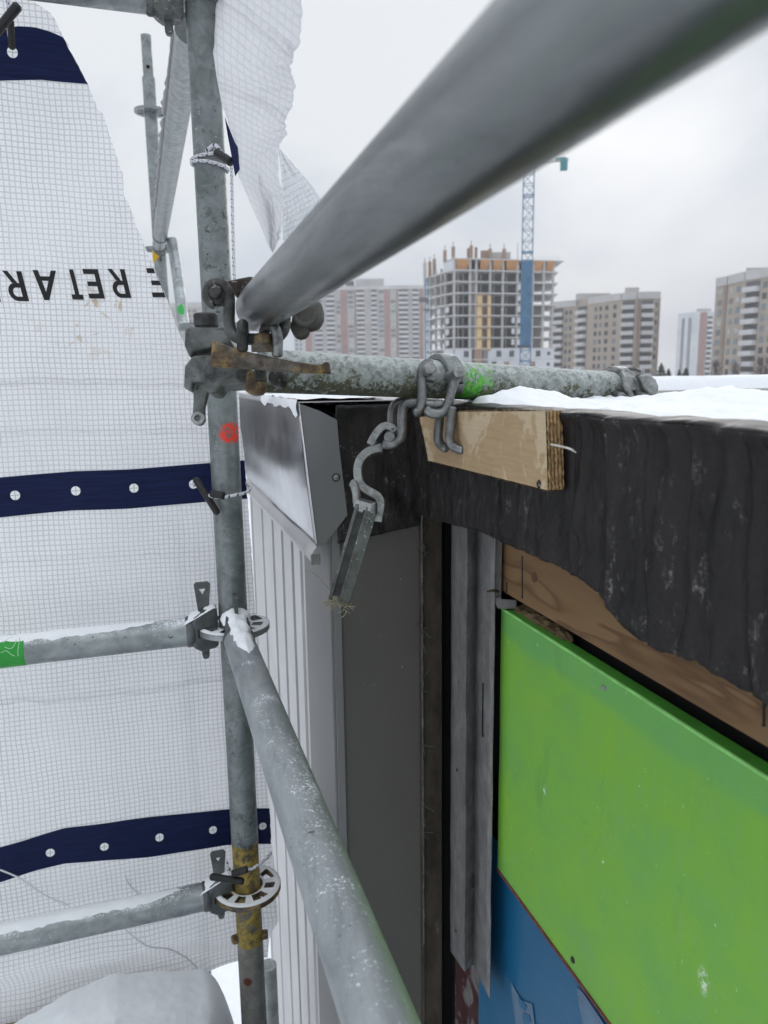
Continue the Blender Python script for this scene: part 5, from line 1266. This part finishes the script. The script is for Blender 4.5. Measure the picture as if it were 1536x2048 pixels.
for k in range(4):
    j = (k + 1) % 4; a_, b_ = leg(k, 0) - cbase, leg(j, 0) - cbase
    a_, b_ = a_ * 1.09, b_ * 1.09
    wp.quad_grid(lambda u, v: cbase + a_.lerp(b_, u) + V((0, 0, zw1 + (zw0 - zw1) * v)) + (a_ + b_).normalized() * .10 * nz(u * 3, v * 20, k), 8, 40)
obj('mesh_wrap', wp, M['wrap'], kr, solid=.03)
jb = MB(); zj = ztop - 2.9
jd = uc
for off in (-.7, .7):
    jb.cyl(cbase + vc * off + jd * -26 + V((0, 0, zj)), cbase + vc * off + jd * 9.4 + V((0, 0, zj)), .12, 6)
jb.cyl(cbase + jd * -26 + V((0, 0, zj + 1.3)), cbase + jd * 0 + V((0, 0, zj + 1.3)), .12, 6)
for i in range(22):
    x = -26 + 35.4 * i / 22; jb.cyl(cbase + jd * x + vc * -.7 + V((0, 0, zj)), cbase + jd * (x + 1.6) + vc * .7 + V((0, 0, zj)), .06, 5)
    if x < -1: jb.cyl(cbase + jd * x + vc * -.7 + V((0, 0, zj)), cbase + jd * (x + .8) + V((0, 0, zj + 1.3)), .06, 5)
obj('jib', jb, M['para'], kr)
cwt = MB(); qq = cbase + jd * 8.3
cwt.box((qq.x, qq.y, zj - .9), (1.7, 1.6, 2.6), (uc, vc, UPZ)); cwt.box((qq.x - uc.x * .9, qq.y - uc.y * .9, zj + .35), (2.4, 1.7, .5), (uc, vc, UPZ))
obj('counterweight', cwt, M['teal'], kr, smooth=False)
# hoist mast at the left of the tower
hb_ = plan(854, 200); hz1 = at(856, 560, 200).z
hm_ = thing('hoist_mast', 'thin blue hoist mast with a dark cabin at the left side of the concrete tower', 'hoist', V((hb_.x, hb_.y, -10)))
mb = MB()
for e in (-.35, .35):
    mb.cyl(hb_ + uc * e + V((0, 0, -10)), hb_ + uc * e + V((0, 0, hz1)), .12, 6)
for i in range(30): z = -10 + (hz1 + 10) * i / 30; mb.cyl(hb_ - uc * .35 + V((0, 0, z)), hb_ + uc * .35 + V((0, 0, z + (hz1 + 10) / 30)), .07, 5)
obj('mast', mb, M['crane'], hm_)
qz = at(848, 602, 200).z; obj('cabin', MB().box((hb_.x - uc.x * .8, hb_.y - uc.y * .8, qz), (2.2, 1.4, 1.1), (uc, vc, UPZ)), M['recess'], hm_, smooth=False)
obj('platform', MB().box((hb_.x, hb_.y, at(850, 621, 200).z), (1.9, 1.2, .35), (uc, vc, UPZ)), M['recess'], hm_, smooth=False)

# trees at the foot of the blocks
def tree(px_, d_, top_y, width, label, leafy=True, seed=1):
    rnd = random.Random(seed); p = plan(px_, d_); zt_ = at(px_, top_y, d_).z; H = zt_ + 10
    t_ = thing('evergreen_tree' if leafy else 'bare_tree', label, 'tree', V((p.x, p.y, -10)), 'trees at the foot of the blocks')
    mb = MB(); mb.sweep(crom([p + V((0, 0, -10)), p + V((.2, 0, -10 + H * .4)), p + V((-.1, .1, -10 + H * .75)), p + V((0, 0, zt_ - .3))], 4), [.32 - .022 * i for i in range(13)], 8)
    lim = []
    for i in range(16 if leafy else 46):
        z = -10 + H * rnd.uniform(.35, .92); an = rnd.uniform(0, 6.28); rr = width * rnd.uniform(.5, 1) * (1.1 - (z + 10) / H * .75)
        e = p + V((math.cos(an) * rr, math.sin(an) * rr, z + rr * (.35 if leafy else .8))); mb.cyl(p + V((0, 0, z)), e, .08, 5, 1, .03); lim.append(e)
        if not leafy:
            for _ in range(5):
                f_ = e + V((rnd.uniform(-1, 1), rnd.uniform(-1, 1), rnd.uniform(.2, 1.3))); mb.cyl(V((0, 0, z)) * 0 + p.lerp(e, .6) + V((0, 0, z * .4)) if False else e.lerp(p + V((0, 0, z)), .35), f_, .04, 4, 1, .015)
    obj('trunk', mb, M['bark'] if leafy else M['twig'], t_)
    if leafy:
        cr = MB()
        for i in range(1500):
            k = rnd.random() ** .7; z = -10 + H * (.25 + .75 * (1 - k * .97)); rr = width * (k ** .75) * rnd.uniform(.35, 1.05); an = rnd.uniform(0, 6.28)
            rr *= 1 + .35 * nz(an * 1.2, z * .5, seed)
            c = p + V((math.cos(an) * rr, math.sin(an) * rr, z + rnd.uniform(-.3, .3))); s_ = rnd.uniform(.18, .42)
            a_ = V((rnd.uniform(-1, 1), rnd.uniform(-1, 1), rnd.uniform(-1, 1))).normalized(); b_ = a_.orthogonal().normalized()
            k0 = len(cr.v); cr.v += [c + a_ * s_, c + b_ * s_ * .7, c - a_ * s_ * .8, c - b_ * s_ * .7]; cr.f.append((k0, k0 + 1, k0 + 2, k0 + 3))
        obj('crown', cr, M['evergreen'], t_, smooth=False)
    return t_
tree(1322, 190, 729, 3.0, 'dark evergreen tree just right of the middle beige block', True, 3)
tree(1337, 190, 739, 2.2, 'short dark evergreen shrub right of the taller evergreen', True, 5)
tree(1372, 190, 736, 2.6, 'low dark evergreen at the foot of the white slab tower', True, 8)
tree(1358, 190, 741, 1.8, 'smallest dark evergreen left of the white slab foot', True, 9)
tree(1432, 160, 722, 2.4, 'bare brown tree at the left foot of the right beige block', False, 4)
tree(1470, 160, 724, 2.4, 'bare brown tree below the balcony stack of the right beige block', False, 6)
tree(1524, 150, 712, 2.6, 'dark bare tree at the right edge above the snow', False, 7)

# ------------------------------------------------------------------ the air
hz = bpy.data.materials.new('haze'); hz.use_nodes = True; hn = hz.node_tree.nodes; hn.remove(hn['Principled BSDF'])
pv = hn.new('ShaderNodeVolumePrincipled'); pv.inputs['Color'].default_value = (.93, .95, .98, 1); pv.inputs['Density'].default_value = .0007
hz.node_tree.links.new(pv.outputs[0], hn['Material Output'].inputs['Volume'])
tag(obj('haze', MB().box2((-640, -640, -11), (640, 640, 70)), hz, smooth=False), kind='stuff')

# unseen dark belt beyond the sheeting, added for the cap flashing to reflect
tb = MB(); rnd = random.Random(21)
for i in range(7000):
    px_ = rnd.uniform(-650, 400); d_ = rnd.uniform(58, 74); p = plan(px_, d_); z = -10 + 9.2 * rnd.random() ** .8 * (.8 + .25 * nz(px_ * .02, d_ * .2)); s_ = rnd.uniform(.3, .75)
    c = p + V((0, 0, z)); a_ = V((rnd.uniform(-1, 1), rnd.uniform(-1, 1), rnd.uniform(-1, 1))).normalized(); b_ = a_.orthogonal().normalized()
    k0 = len(tb.v); tb.v += [c + a_ * s_, c + b_ * s_ * .7, c - a_ * s_ * .8, c - b_ * s_ * .7]; tb.f.append((k0, k0 + 1, k0 + 2, k0 + 3))
tag(obj('reflection_belt', tb, flat('reflection_belt_grey', (.19, .185, .18), .9, var=.4, scale=.6), smooth=False), kind='stuff')
